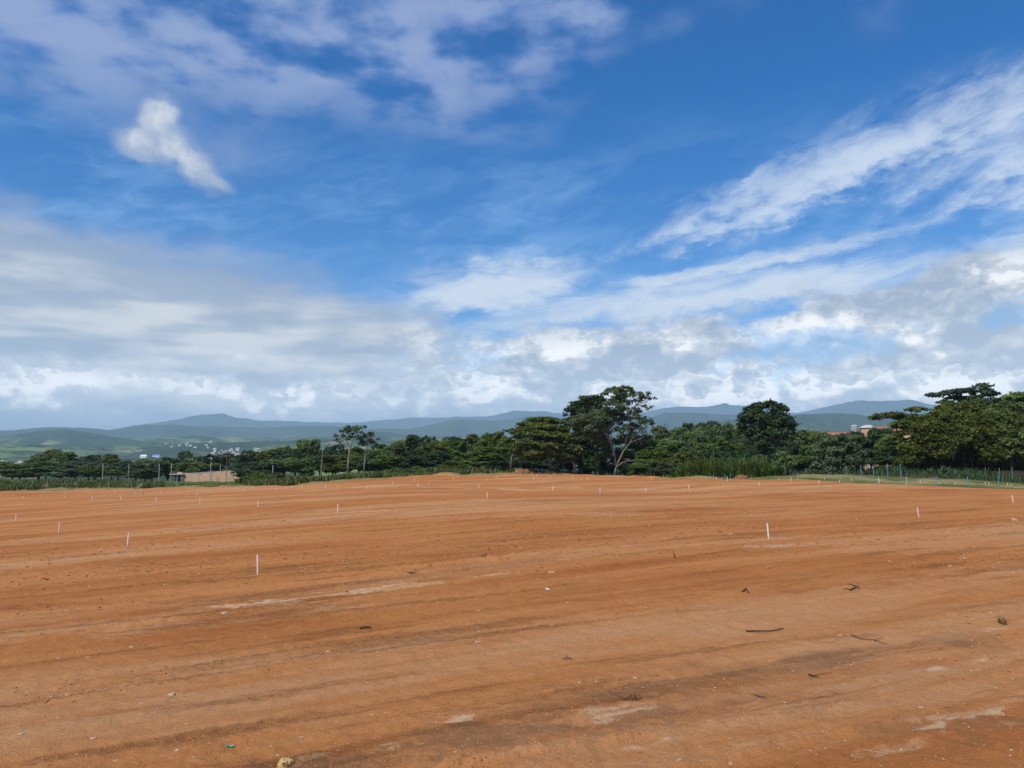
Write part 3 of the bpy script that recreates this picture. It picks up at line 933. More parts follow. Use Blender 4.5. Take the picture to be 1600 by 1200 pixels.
def put_tree(px, top, wpx, Y, kind, label, group, cat='tree', name=None):
    k = _cnt.get(kind, 0); _cnt[kind] = k + 1
    wm, cm, zm, rm = variant(kind, k % (4 if kind == 'broad' else 3 if kind in ('bush', 'dark') else 2))
    g = at(px, Y); h = HGT(px, top, Y) - g[2]
    sx = 1.08 * wpx / 1200.0 * Y / rm; sz = h / zm
    if kind == 'bush': nm = 'shrub'
    else: nm = {'broad': 'broadleaf_tree', 'dark': 'evergreen_tree', 'grey': 'grey_leaved_tree', 'flat': 'flat_topped_tree'}[kind]
    o = bpy.data.objects.new(name or nm, None); col.objects.link(o)
    o.empty_display_size = 0.5
    o.location = g; o.rotation_euler = (0, 0, random.random() * 6.28); o.scale = (sx, sx * random.uniform(.9, 1.1), sz)
    tag(o, label, cat, group)
    obj('stem' if kind == 'bush' else 'trunk', wm, o); obj('foliage' if kind == 'bush' else 'crown', cm, o)
    return o


def px_lobe(px, py, rx, rz, Y, dy=0.0, dens=1.0, base=(0, 0, 0), depth=None):
    Yc = Y + dy; s = Yc / 1200.0
    x = math.tan(PXA(px)) * Yc; z = HGT(px, py, Yc)
    return (x - base[0], Yc - base[1], z - base[2], rx * s, (depth if depth else rx * s * .9), rz * s, dens)


def px_pt(px, py, Y, base): return np.array([math.tan(PXA(px)) * Y - base[0], Y - base[1], HGT(px, py, Y) - base[2]])


def special(name, label, bpx, Y, lobes, trunks, lmat, bmat, per, size, seed, group=None, cat='tree', cap=15000, **kw):
    """a tree modelled by itself: lobes (px, py, rx, rz, depth offset, density), trunks [(points px,py,dy), r0, r1]"""
    base = at(bpx, Y)
    o = bpy.data.objects.new(name, None); col.objects.link(o); o.location = base
    tag(o, label, cat, group)
    b = MB(); g = np.random.default_rng(seed); stems = []
    for pts, r0, r1 in trunks:
        P = np.array([px_pt(p[0], p[1], Y + (p[2] if len(p) > 2 else 0), base) for p in pts])
        m_ = MB(); m_.tube(P, np.linspace(r0, r1, len(P)), 7); stems.append(m_)
    L = [px_lobe(l[0], l[1], l[2], l[3], Y, l[4] if len(l) > 4 else 0, l[5] if len(l) > 5 else 1.0, base) for l in lobes]
    ends = [px_pt(t[0][-1][0], t[0][-1][1], Y + (t[0][-1][2] if len(t[0][-1]) > 2 else 0), base) for t in trunks]
    for l in L:                                      # a limb from the nearest trunk end into every lobe
        c = np.array(l[:3]); e = min(ends, key=lambda q: np.linalg.norm(q - c))
        d = np.linalg.norm(c - e); mid = (c + e) / 2 + g.normal(size=3) * d * .06
        b.tube([e, mid, c], [.075, .055, .03], 5)
        for k in range(4):
            a = c + (e - c) * g.uniform(0, .5); q = c + unit(g.normal(size=3) + [0, 0, .3]) * np.array(l[3:6]) * .9
            b.tube([a, (a + q) / 2 + g.normal(size=3) * .12, q], [.035, .025, .012], 4)
    tk = None
    for i, m_ in enumerate(stems):
        if cat == 'bamboo': obj('cane', m_.mesh('cane', bmat, True), o)
        elif i == 0: tk = obj('trunk', m_.mesh('trunk', bmat, True), o)
        else: obj('limb', m_.mesh('limb', bmat, True), tk)
    tag(obj('twigs', b.mesh('twigs', bmat, True), tk or o), kind='stuff')
    obj('crown', leaf_mesh('crown', L, per, size, lmat, seed, cap=cap, **kw), o)
    return o


def tall_trees():
    special('tall_pale_tree', 'tallest tree, pale forked trunk and airy top leaning right above the woods', 960, 124,
            [(962, 614, 17, 9), (978, 612, 14, 8), (990, 621, 18, 8, 0, .45), (1006, 617, 13, 5, 0, .26), (1019, 621, 9, 4, 0, .24), (1016, 638, 9, 7, 0, .10), (1004, 640, 12, 7, 0, .12),
             (965, 634, 20, 12), (984, 645, 18, 10, 1, .5), (1000, 656, 20, 6, 0, .4), (1012, 660, 12, 3, 0, .4), (940, 650, 18, 9), (920, 655, 22, 8, -2), (905, 660, 16, 7, -2), (950, 668, 18, 9, 2, .7), (985, 672, 22, 9, 1, .6), (1002, 690, 18, 10, 2, .8), (940, 690, 14, 12, 2, .8), (975, 690, 16, 10, 4, .8), (928, 678, 16, 8, 0, .9), (948, 712, 14, 12, 4, .8), (990, 706, 18, 12, 4, .9), (1012, 712, 16, 12, 3, .9), (925, 668, 18, 7, -2), (960, 655, 18, 9, 2), (975, 718, 14, 12, 5, .8)],
            [([(960, 746), (961, 736), (964, 726), (975, 704), (985, 692), (992, 678)], .20, .07), ([(962, 732), (961, 712), (954, 694), (957, 664), (962, 640), (965, 622)], .14, .05),
             ([(954, 694), (946, 668), (938, 655)], .12, .06), ([(964, 730), (972, 723), (981, 720), (999, 721)], .13, .05), ([(985, 692), (1005, 684), (1012, 668)], .10, .05), ([(975, 704), (985, 660), (996, 632)], .11, .04)],
            L_GREY, BARK_MID, 70, .28, 1, flat=.5, cap=36000)
    special('dense_evergreen_tree', 'dark dense rounded crown just left of the tallest pale tree', 912, 133,
            [(918, 627, 14, 8), (934, 628, 14, 9), (902, 636, 14, 8), (892, 645, 10, 7), (915, 642, 24, 10), (935, 645, 16, 12), (905, 660, 22, 12), (925, 670, 26, 16), (910, 690, 24, 16), (935, 700, 22, 20), (915, 718, 24, 16)],
            [([(915, 748), (914, 720), (916, 690), (917, 655)], .35, .14)], L_DARK, BARK, 52, .36, 2, cap=24000, shell=.62)
    special('spreading_umbrella_tree', 'wide dome shaped tree with layered olive foliage left of the tall trees', 850, 126,
            [(848, 656, 22, 4), (862, 660, 20, 4), (830, 663, 20, 4), (845, 668, 28, 5, -2), (872, 671, 20, 5), (815, 674, 20, 5), (835, 678, 24, 5, -4), (860, 682, 26, 6, -4), (806, 688, 16, 6), (824, 692, 22, 6, -4),
             (884, 684, 18, 6, -2), (850, 696, 24, 6, -5), (878, 698, 18, 6, -4), (812, 704, 16, 7, -2), (838, 708, 20, 6, -5), (868, 710, 18, 6, -4), (895, 702, 12, 7, -4), (884, 716, 14, 6, -4), (850, 675, 40, 14, 3, .5), (848, 700, 40, 18, 4, .5)],
            [([(861, 738), (860, 722), (855, 706), (850, 688)], .26, .12), ([(899, 740, -3), (896, 724, -3), (888, 710, -3), (882, 700, -3)], .20, .10), ([(798, 735), (799, 715), (806, 700)], .12, .06)],
            L_OLIVE, BARK_PALE, 80, .32, 3, flat=.35, upb=1.0, cap=34000)
    special('round_dark_tree', 'big isolated blackish green round crown rising right of centre', 1198, 138,
            [(1178, 641, 15, 8), (1192, 638, 14, 8), (1210, 635, 15, 8), (1222, 643, 13, 9), (1168, 652, 13, 9), (1190, 655, 24, 11), (1215, 656, 22, 12), (1232, 658, 12, 10), (1165, 668, 13, 8), (1185, 674, 22, 10, 0, .7), (1212, 675, 26, 12), (1235, 672, 11, 9), (1160, 660, 7, 5), (1242, 664, 7, 5), (1206, 630, 8, 4), (1184, 634, 7, 4), (1228, 638, 7, 5),
             (1200, 694, 30, 14), (1185, 708, 22, 14), (1212, 712, 26, 15)],
            [([(1200, 748), (1199, 715), (1196, 690), (1198, 662)], .4, .15)], L_DARK, BARK, 42, .36, 4, cap=22000, shell=.6)
    special('slender_sparse_tree', 'taller of two thin bare stemmed trees with open flat crown', 544, 122,
            [(548, 669, 13, 3.5, 0, .8), (560, 667, 9, 2.5, 0, .7), (537, 673, 9, 3, 0, .7), (553, 675, 12, 3, 0, .7), (531, 681, 8, 3, 0, .6), (543, 683, 10, 3, 0, .5), (527, 690, 6, 3, 0, .6), (560, 684, 8, 3, 0, .4)],
            [([(544, 739), (544, 722), (545.5, 706), (545, 695)], .17, .10), ([(545.5, 706), (550, 690), (556, 676)], .09, .04), ([(545, 698), (540, 686), (535, 678)], .08, .03)],
            L_GREY, BARK_PALE, 30, .28, 5, cap=4200)
    special('slender_sparse_tree', 'shorter of two thin bare stemmed trees, rounder open crown', 570, 123,
            [(576, 679, 8, 3.5, 0, .8), (570, 685, 10, 4, 0, .7), (583, 688, 9, 4, 0, .7), (575, 693, 12, 4, 0, .6), (565, 694, 8, 3, 0, .6), (588, 694, 5, 3, 0, .5)],
            [([(568.5, 738), (569.5, 724), (571.5, 708), (573, 696)], .13, .07), ([(571, 708), (578, 696), (582, 688)], .06, .03)], L_GREY, BARK_PALE, 30, .28, 6, cap=3600)
    # the great trees at the right edge
    special('emergent_flat_tree', 'flat topped dark tree with outstretched limb above the right woods', 1500, 116,
            [(1470, 617, 14, 2.6), (1490, 613, 16, 3), (1508, 611, 12, 3.5), (1478, 629, 12, 2.6, 0, .7), (1520, 610, 10, 3.5), (1500, 622, 14, 4, 2), (1545, 604, 10, 5), (1536, 606, 8, 4, 0, .7), (1540, 616, 16, 6), (1556, 615, 10, 4), (1525, 625, 18, 7), (1545, 630, 22, 8), (1510, 634, 18, 6), (1500, 645, 26, 8), (1535, 645, 26, 9)],
            [([(1515, 745), (1514, 700), (1512, 660), (1510, 632)], .42, .16), ([(1512, 655), (1495, 634), (1478, 620)], .15, .06), ([(1510, 640), (1535, 622), (1543, 608)], .14, .05)], L_DARK, BARK, 70, .32, 7, flat=.4, upb=.9, cap=26000)
    special('emergent_flat_tree', 'broad crown cut by the right edge of the picture, behind drooping bamboo', 1600, 116,
            [(1590, 622, 20, 5), (1610, 618, 20, 6), (1578, 632, 14, 5), (1600, 635, 26, 8), (1630, 630, 26, 9), (1590, 650, 28, 9), (1620, 655, 30, 10)],
            [([(1604, 745), (1603, 690), (1602, 650)], .38, .15)], L_MID, BARK, 60, .34, 8, flat=.45, upb=.9, cap=20000)
    special('spreading_umbrella_tree', 'layered tree spreading in front of the half hidden houses', 1412, 112,
            [(1372, 652, 10, 4, 2), (1385, 650, 16, 4, 4), (1402, 648, 16, 4), (1435, 640, 16, 3.5, 3), (1422, 652, 20, 5), (1440, 655, 20, 6), (1420, 664, 24, 6, -2), (1450, 668, 24, 7, -2), (1425, 678, 22, 6, -3), (1445, 688, 24, 7, -3), (1412, 668, 12, 5)],
            [([(1424, 743), (1425, 710), (1428, 685), (1426, 662)], .30, .12), ([(1426, 668), (1405, 656), (1388, 652)], .10, .05)], L_OLIVE, BARK, 80, .30, 9, flat=.35, upb=1.0, cap=26000)
    plume = [('leaning left over the fence posts', 1465, 106, [(1420, 700, 14, 9, -2), (1428, 712, 12, 11, -3), (1415, 720, 12, 8, -2), (1470, 655, 22, 9), (1455, 668, 22, 9, -2), (1480, 672, 22, 9, -1), (1462, 684, 24, 11, -2), (1485, 690, 20, 11, -2), (1470, 702, 22, 11, -3), (1488, 640, 20, 9, 3), (1460, 718, 22, 12, 2), (1485, 722, 20, 14, 3), (1440, 724, 16, 12, 1)]),
             ('in the middle of the dark thicket', 1520, 107, [(1505, 655, 22, 9), (1525, 660, 24, 11, -1), (1500, 672, 20, 11, -1), (1530, 676, 24, 11, -2), (1510, 688, 22, 11, -2), (1538, 692, 20, 12, -2), (1545, 708, 14, 14, -3), (1520, 640, 24, 11, 3), (1515, 714, 22, 14, 3), (1540, 722, 20, 14, 3)]),
             ('nearest the right edge', 1580, 107, [(1560, 650, 24, 11), (1585, 660, 26, 11, -1), (1565, 672, 24, 12, -1), (1595, 680, 24, 12, -2), (1570, 692, 22, 12, -2), (1600, 700, 20, 14, -3), (1562, 706, 14, 12, -3), (1580, 640, 26, 11, 3), (1625, 665, 26, 16), (1630, 690, 22, 16), (1575, 718, 22, 14, 3), (1600, 722, 22, 15, 3), (1630, 720, 22, 16, 3)])]
    for i, (w, px, Y, lob) in enumerate(plume):
        tr = []
        for k in range(9):
            l = lob[k % len(lob)]; x0 = px + (k - 4) * 3.2
            tr.append(([(x0, 746, k % 3), (x0 + (l[0] - x0) * .25, 718, k % 3), (x0 + (l[0] - x0) * .7, l[1] + 14), (l[0], l[1])], .085, .04))
        special('bamboo_clump', 'giant bamboo clump with drooping olive plumes, ' + w, px, Y, lob, tr, L_OLIVE, simple_mat('bamboo_cane', (.12, .13, .05), (.2, .2, .09), 3.0), 90, .32, 40 + i,
                group='giant bamboo at the right', cat='bamboo', cap=34000, flat=.8, upb=.7, droop=.35)
    special('twiggy_bush_tree', 'grey green twiggy bush tree behind the blue posts, right of centre', 1312, 106,
            [(1296, 690, 16, 7), (1318, 686, 16, 7), (1330, 697, 16, 8), (1285, 704, 15, 8), (1308, 702, 22, 9), (1340, 710, 14, 9), (1295, 718, 20, 9), (1322, 718, 22, 9), (1345, 724, 14, 8), (1280, 726, 14, 8), (1310, 731, 26, 8)],
            [([(1312, 745), (1311, 728), (1309, 708)], .18, .08), ([(1312, 738), (1325, 715), (1330, 700)], .1, .05), ([(1311, 738), (1296, 716), (1290, 702)], .1, .05)], L_GREY, BARK_PALE, 70, .27, 11, shell=.5, cap=22000)
    special('small_thin_tree', 'small thin stemmed tree with open tiers beside the blue posts', 1227, 101,
            [(1226, 707, 8, 3), (1219, 713, 8, 3), (1234, 714, 8, 3), (1226, 720, 11, 3.5), (1216, 725, 8, 3), (1236, 724, 7, 3)],
            [([(1227, 748), (1226.5, 730), (1226, 710)], .07, .03)], L_LIME, BARK_PALE, 36, .24, 12, cap=2600)


tall_trees()

G_FL, G_BR, G_CW, G_BP, G_RM, G_CD = ('trees at the far left', 'trees behind the brick shed', 'trees left of centre', 'young trees before the tall pale tree', 'wooded ridge right of centre', 'trees behind the blue posts')
LB = {G_FL: 'leafy tree in the low belt at the far left', G_BR: 'tree of the dark belt behind the brick shed', G_CW: 'rounded tree of the green wood left of centre',
      G_BP: 'leafy tree low in the shade under the tall pale tree', G_RM: 'tree on the wooded rise between the tall tree and round dark tree', G_CD: 'tree in the belt behind the blue posts right of centre'}
MASS = [
    (20, 722, 26, 215, 'broad', G_FL), (72, 703, 26, 235, 'flat', G_FL), (98, 707, 22, 232, 'flat', G_FL), (140, 712, 24, 225, 'dark', G_FL), (176, 710, 24, 228, 'flat', G_FL), (120, 722, 30, 206, 'grey', G_FL),
    (62, 722, 30, 208, 'broad', G_FL), (32, 733, 26, 198, 'broad', G_FL), (150, 728, 30, 200, 'broad', G_FL), (95, 733, 26, 196, 'grey', G_FL), (-10, 728, 26, 205, 'broad', G_FL), (-30, 718, 30, 225, 'dark', G_FL), (185, 724, 22, 210, 'dark', G_FL),
    (212, 720, 24, 228, 'grey', G_BR), (238, 719, 24, 240, 'broad', G_BR), (262, 716, 22, 245, 'dark', G_BR), (286, 706, 14, 262, 'dark', G_BR), (310, 714, 24, 250, 'grey', G_BR), (340, 710, 24, 250, 'dark', G_BR), (366, 712, 24, 240, 'grey', G_BR),
    (228, 732, 24, 222, 'broad', G_BR), (290, 724, 26, 240, 'broad', G_BR), (322, 722, 24, 236, 'broad', G_BR), (395, 705, 26, 225, 'dark', G_BR), (385, 722, 26, 195, 'grey', G_BR), (405, 732, 24, 175, 'grey', G_BR),
    (425, 703, 28, 200, 'broad', G_CW), (462, 698, 26, 195, 'broad', G_CW), (482, 688, 18, 205, 'broad', G_CW), (500, 704, 26, 180, 'dark', G_CW), (440, 716, 26, 168, 'broad', G_CW), (470, 718, 22, 156, 'broad', G_CW), (418, 724, 24, 162, 'dark', G_CW),
    (520, 712, 24, 160, 'broad', G_CW), (545, 712, 24, 165, 'broad', G_CW), (525, 696, 22, 190, 'dark', G_CW), (600, 698, 24, 175, 'broad', G_CW), (578, 708, 22, 156, 'dark', G_CW), (625, 694, 22, 172, 'grey', G_CW), (612, 712, 24, 148, 'broad', G_CW),
    (656, 681, 22, 162, 'dark', G_CW), (684, 684, 22, 158, 'grey', G_CW), (652, 704, 26, 142, 'dark', G_CW), (686, 706, 26, 140, 'dark', G_CW), (718, 684, 24, 165, 'dark', G_CW), (744, 680, 24, 162, 'broad', G_CW), (772, 677, 22, 158, 'broad', G_CW),
    (725, 704, 26, 142, 'broad', G_CW), (758, 700, 26, 138, 'broad', G_CW), (786, 700, 22, 138, 'broad', G_CW), (706, 720, 22, 130, 'broad', G_CW), (742, 720, 24, 128, 'broad', G_CW), (775, 720, 22, 128, 'dark', G_CW),
    (640, 690, 24, 178, 'broad', G_CW), (668, 694, 22, 150, 'broad', G_CW), (705, 690, 24, 152, 'broad', G_CW), (560, 700, 22, 182, 'broad', G_CW), (585, 696, 20, 186, 'dark', G_CW), (445, 706, 24, 188, 'dark', G_CW), (795, 686, 20, 150, 'broad', G_CW),
    (820, 690, 26, 150, 'dark', G_CW), (870, 690, 26, 152, 'dark', G_CW),
    (890, 712, 20, 134, 'dark', G_BP), (935, 708, 20, 138, 'broad', G_BP), (975, 700, 22, 136, 'dark', G_BP), (920, 724, 18, 130, 'dark', G_BP), (985, 722, 20, 127, 'dark', G_BP), (830, 715, 22, 140, 'dark', G_BP), (860, 718, 22, 140, 'dark', G_BP), (945, 722, 18, 131, 'dark', G_BP),
    (1035, 668, 26, 150, 'grey', G_RM), (1068, 664, 24, 185, 'dark', G_RM), (1098, 663, 24, 195, 'dark', G_RM), (1128, 661, 22, 195, 'dark', G_RM), (1150, 664, 20, 188, 'broad', G_RM), (1015, 680, 26, 134, 'flat', G_RM), (1050, 685, 26, 132, 'broad', G_RM), (1082, 680, 24, 150, 'grey', G_RM),
    (1020, 702, 24, 124, 'broad', G_RM), (1048, 706, 24, 122, 'broad', G_RM), (1112, 684, 26, 150, 'broad', G_RM), (1145, 688, 24, 145, 'broad', G_RM), (1005, 718, 20, 122, 'broad', G_RM), (1035, 722, 20, 116, 'grey', G_RM), (1075, 704, 22, 130, 'broad', G_RM),
    (1050, 672, 22, 165, 'broad', G_RM), (1085, 670, 22, 178, 'broad', G_RM), (1115, 668, 22, 180, 'grey', G_RM), (1142, 672, 22, 170, 'dark', G_RM), (1165, 680, 20, 155, 'dark', G_RM), (1028, 690, 22, 140, 'dark', G_RM), (1098, 694, 22, 138, 'broad', G_RM), (1132, 698, 22, 136, 'dark', G_RM),
    (1110, 706, 22, 128, 'dark', G_RM), (1150, 706, 22, 128, 'dark', G_RM),
    (1248, 674, 22, 160, 'broad', G_CD), (1272, 678, 20, 158, 'broad', G_CD), (1240, 694, 22, 132, 'dark', G_CD), (1268, 694, 22, 130, 'broad', G_CD), (1296, 684, 20, 140, 'dark', G_CD), (1255, 712, 20, 116, 'broad', G_CD), (1340, 682, 22, 128, 'broad', G_CD),
    (1366, 672, 20, 126, 'dark', G_CD), (1392, 680, 22, 122, 'broad', G_CD), (1360, 702, 22, 118, 'dark', G_CD), (1385, 706, 22, 116, 'dark', G_CD), (1320, 690, 22, 126, 'broad', G_CD), (1410, 712, 20, 116, 'dark', G_CD), (1440, 705, 22, 120, 'dark', G_CD),
    (1285, 676, 20, 165, 'broad', G_CD), (1315, 680, 20, 150, 'broad', G_CD), (1345, 676, 18, 150, 'dark', G_CD), (1378, 670, 18, 140, 'broad', G_CD), (1398, 672, 18, 132, 'dark', G_CD), (1330, 700, 22, 112, 'dark', G_CD),
    (1180, 712, 20, 122, 'dark', G_CD), (1225, 712, 20, 120, 'dark', G_CD), (1480, 700, 24, 122, 'dark', G_CD), (1520, 690, 24, 124, 'dark', G_CD), (1560, 690, 24, 124, 'dark', G_CD), (1600, 690, 24, 124, 'dark', G_CD), (1640, 680, 30, 122, 'dark', G_CD), (1455, 690, 24, 130, 'dark', G_CD), (1500, 684, 24, 132, 'dark', G_CD), (1545, 680, 24, 132, 'dark', G_CD), (1590, 676, 26, 132, 'dark', G_CD),
]
MARKS = [(20, 'the left picture edge'), (72, 'the flat crowns at far left'), (161, 'the leftmost concrete pole'), (201, 'the dark open shelter'), (250, 'the free standing concrete pole'), (290, 'the open end of the brick shed'), (330, 'the middle of the brick wall'), (375, 'the right end of the brick shed'),
         (426, 'the concrete pole among shrubs'), (470, 'the dip left of the slanting pole'), (501, 'the slanting wooden pole'), (544, 'the taller slender tree'), (570, 'the shorter slender tree'), (625, 'the shrubs right of the slender trees'), (680, 'the middle of the green wood'), (740, 'the right part of the green wood'), (790, 'the left rim of the umbrella tree'),
         (850, 'the umbrella tree'), (912, 'the dense evergreen'), (960, 'the tallest pale tree'), (1010, 'the airy branches of the tallest tree'), (1045, 'the short blue posts'), (1090, 'the left cane grass'), (1130, 'the gap in the cane grass'), (1165, 'the left rim of the round dark tree'), (1200, 'the round dark tree'), (1245, 'the right rim of the round dark tree'), (1280, 'the stakes right of the round dark tree'),
         (1312, 'the twiggy bush tree'), (1358, 'the pale hip roofed house'), (1390, 'the five tall blue posts'), (1425, 'the layered tree before the houses'), (1465, 'the leftmost bamboo'), (1515, 'the flat topped emergent tree'), (1560, 'the bamboo at right'), (1600, 'the right picture edge')]
LOOK = {'broad': 'green rounded tree', 'dark': 'dark green dense tree', 'grey': 'grey green twiggy tree', 'flat': 'flat layered tree'}
def where(px, Y, lo=0, hi=0):
    m = min(MARKS, key=lambda q: abs(q[0] - px)); d = px - m[0]
    return ('behind ' if abs(d) < 6 else 'left of ' if d < 0 else 'right of ') + m[1]
_used = {}
for px, top, w, Y, kind, grp in MASS:
    row = 'far ' if top < 690 and Y > 150 else 'low front ' if top > 708 else ''
    lab = row + LOOK[kind] + ' ' + where(px, Y)
    if lab in _used: lab = ('taller ' if top < _used[lab] else 'shorter ') + lab
    _used[lab] = top
    put_tree(px, top, w, Y, kind, lab, grp)

SHRUB = [(398, 738, 14, 138), (415, 741, 12, 124), (432, 739, 12, 126), (452, 744, 11, 116), (380, 744, 12, 150), (470, 743, 9, 118), (604, 734, 10, 122), (622, 731, 10, 124), (640, 732, 11, 122), (655, 729, 10, 123), (672, 731, 10, 122), (690, 733, 12, 122),
         (712, 732, 12, 123), (735, 730, 13, 124), (756, 733, 12, 124), (775, 734, 10, 126), (585, 738, 9, 120), (560, 741, 8, 119), (797, 734, 8, 126), (535, 741, 8, 120), (515, 743, 8, 120), (495, 744, 9, 119), (1010, 736, 10, 121), (1030, 737, 9, 118), (1050, 738, 10, 114), (1068, 738, 9, 112),
         (990, 736, 9, 122), (1265, 735, 9, 106), (1285, 735, 8, 105), (940, 734, 8, 127), (1395, 726, 12, 110), (1375, 728, 10, 110), (1590, 728, 9, 108), (1430, 728, 9, 110), (1450, 724, 13, 114), (1475, 722, 13, 115), (1500, 722, 13, 115), (1528, 722, 13, 115), (1555, 722, 13, 115), (1578, 720, 13, 115), (1606, 720, 13, 115), (1630, 720, 13, 115), (1410, 728, 10, 111)]
for px, top, w, Y in SHRUB:
    gp = 'shrubs by the brick shed' if px < 480 else 'shrubs along the wood edge' if px < 820 else 'shrubs behind the blue posts'
    l = ('low leafy shrub in the weeds ' if px < 480 else 'low rounded shrub at the wood foot ' if px < 820 else 'low dim shrub under the trees ') + where(px, Y)
    if l in _used: l = ('bigger ' if w > 9 else 'smaller ') + l
    _used[l] = top
    put_tree(px, top, w, Y, 'bush', l, gp, 'shrub')


# ---- tall cane grass, right of centre
def blades(n, R, hmin, hmax, wid, seed, seg=4, bend=.5):
    g = np.random.default_rng(seed)
    a = g.random(n) * 6.28; q = g.random(n) ** .5 * R
    b = np.stack([np.cos(a) * q, np.sin(a) * q, np.zeros(n)], 1)
    h = g.uniform(hmin, hmax, n); th = g.random(n) * 6.28
    d = np.stack([np.cos(th), np.sin(th), np.zeros(n)], 1); s = np.stack([-np.sin(th), np.cos(th), np.zeros(n)], 1)
    k = g.uniform(.1, 1.0, n) * bend
    V, Q = [], []
    for i in range(seg + 1):
        f = i / seg
        c = b + d * (h * k * f ** 2.2)[:, None]; c[:, 2] = h * (f - .35 * k * f ** 3)
        w = wid * (1 - f * .92) * (0.6 + .8 * min(1, 3 * f))
        V += [c - s * w / 2, c + s * w / 2]
    V = np.stack(V, 1)
    m = V.shape[1]
    for i in range(seg):
        Q.append(np.stack([np.arange(n) * m + 2 * i, np.arange(n) * m + 2 * i + 1, np.arange(n) * m + 2 * i + 3, np.arange(n) * m + 2 * i + 2], 1))
    return V.reshape(-1, 3), np.concatenate(Q), np.repeat(g.random(n), m)


CANE = []
for i in range(2):
    V, Q, T = blades(230, 1.7, 1.0, 3.7, .15, 70 + i, 5, 1.0)
    me = mesh('blades', V, Q, None, False, (L_MID, L_OLIVE)[i]); attr(me, 'tint', T); CANE.append(me)
cane_words = ['at the left end of the cane row', 'second from the left in the cane row', 'tallest in the left half of the cane row', 'left of the gap in the cane row', 'just below the round dark tree', 'right of the round dark tree trunk', 'at the right end of the cane row']
for i, (px, top, Y) in enumerate(((1078, 716, 110), (1092, 708, 110), (1106, 704, 109), (1128, 712, 108), (1164, 706, 106), (1186, 706, 105), (1208, 720, 103))):
    g = at(px, Y); h = HGT(px, top, Y) - g[2]
    o = tag(obj('cane_grass_clump', None, None, g, (0, 0, i * 1.3), (1.15, 1.15, h / 3.4)), 'upright green cane grass clump ' + cane_words[i], 'cane grass', 'cane grass clumps')
    obj('blades', CANE[i % 2], o)

# ---- weeds and grass nobody could count
def strip(name, label, n, a0, a1, d0, d1, h0, h1, wid, mat, seed, keep=None):
    g = np.random.default_rng(seed)
    az = g.uniform(PXA(a0), PXA(a1), n); r = edge(az) + g.uniform(d0, d1, n)
    x, y = r * np.sin(az), r * np.cos(az)
    k = fbm(x * .25, y * .25, 3) + .5
    if keep is not None:
        s = k > keep; x, y, k = x[s], y[s], k[s]
    n = len(x)
    V, Q, T = blades(n, 0.001, 1.0, 1.0, wid, seed, 2, .6)
    V = V.reshape(n, -1, 3)
    H = (h0 + (h1 - h0) * g.random(n)) * (0.55 + .9 * np.clip(k, 0, 1))
    V[:, :, 2] *= H[:, None]; V[:, :, :2] *= np.maximum(H, .5)[:, None, None]
    V[:, :, 0] += x[:, None]; V[:, :, 1] += y[:, None]; V[:, :, 2] += (land(x, y) - .25)[:, None]
    me = mesh(name, V, Q, None, False, mat); attr(me, 'tint', T)
    return tag(obj(name, me), label, 'grass', kind='stuff')


strip('tall_weeds', 'rank green weeds and tall grass along the left field edge', 26000, -120, 258, 2, 45, .45, 1.0, .2, L_WEED, 81)
strip('low_weeds', 'low green weeds before the brick shed', 11000, 250, 390, 2, 40, .2, .55, .18, L_WEED, 86)
strip('tall_weeds', 'green weeds on the mound right of the brick shed', 9000, 384, 480, 2, 40, .45, 1.0, .2, L_WEED, 87)
strip('tall_weeds', 'green grass and weeds fringing the wood left of centre', 16000, 400, 800, 1.5, 14, .5, 1.2, .15, L_WEED, 82)
strip('short_grass', 'short mown looking green grass on the bank at right', 26000, 1130, 1700, 1, 17, .10, .24, .10, L_LIME, 83, .42)
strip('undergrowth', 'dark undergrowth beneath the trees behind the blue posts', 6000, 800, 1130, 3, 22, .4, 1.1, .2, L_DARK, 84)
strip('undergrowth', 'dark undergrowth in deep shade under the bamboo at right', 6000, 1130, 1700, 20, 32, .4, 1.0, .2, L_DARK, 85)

# ---------------------------------------------------------------- survey stakes
WHITE = simple_mat('white_plastic', (0.62, 0.58, 0.50), (0.80, 0.77, 0.70), 14.0, 0.5, 0.0)
WOOD_GREY = simple_mat('weathered_wood', (0.24, 0.20, 0.16), (0.42, 0.37, 0.30), 9.0, 0.9, 0.4, 0.01)
BLUE = simple_mat('blue_paint', (0.09, 0.18, 0.30), (0.15, 0.27, 0.40), 6.0, 0.6, 0.2, 0.01)
TEAL = simple_mat('pale_teal_paint', (0.34, 0.46, 0.46), (0.46, 0.58, 0.56), 6.0, 0.7, 0.2, 0.01)
GREENP = simple_mat('green_paint', (0.08, 0.22, 0.15), (0.12, 0.30, 0.20), 6.0, 0.7, 0.2, 0.01)
CONC = simple_mat('concrete', (0.30, 0.29, 0.27), (0.44, 0.42, 0.39), 2.5, 0.9, 0.3, 0.02)


def pipe_mesh():
    """thin walled open pipe, 1 m tall, 5 cm across"""
    n = 12; th = np.arange(n) * 2 * math.pi / n
    rows = []
    for r, z in ((.5, -.25), (.5, .985), (.48, 1.0), (.40, 1.0), (.38, .97), (.38, .7)):
        rows.append(np.stack([np.cos(th) * r * .05, np.sin(th) * r * .05, np.full(n, z)], 1))
    q = [(i * n + j, i * n + (j + 1) % n, (i + 1) * n + (j + 1) % n, (i + 1) * n + j) for i in range(5) for j in range(n)]
    return mesh('stake', np.concatenate(rows), q, None, True, WHITE_PIPE)


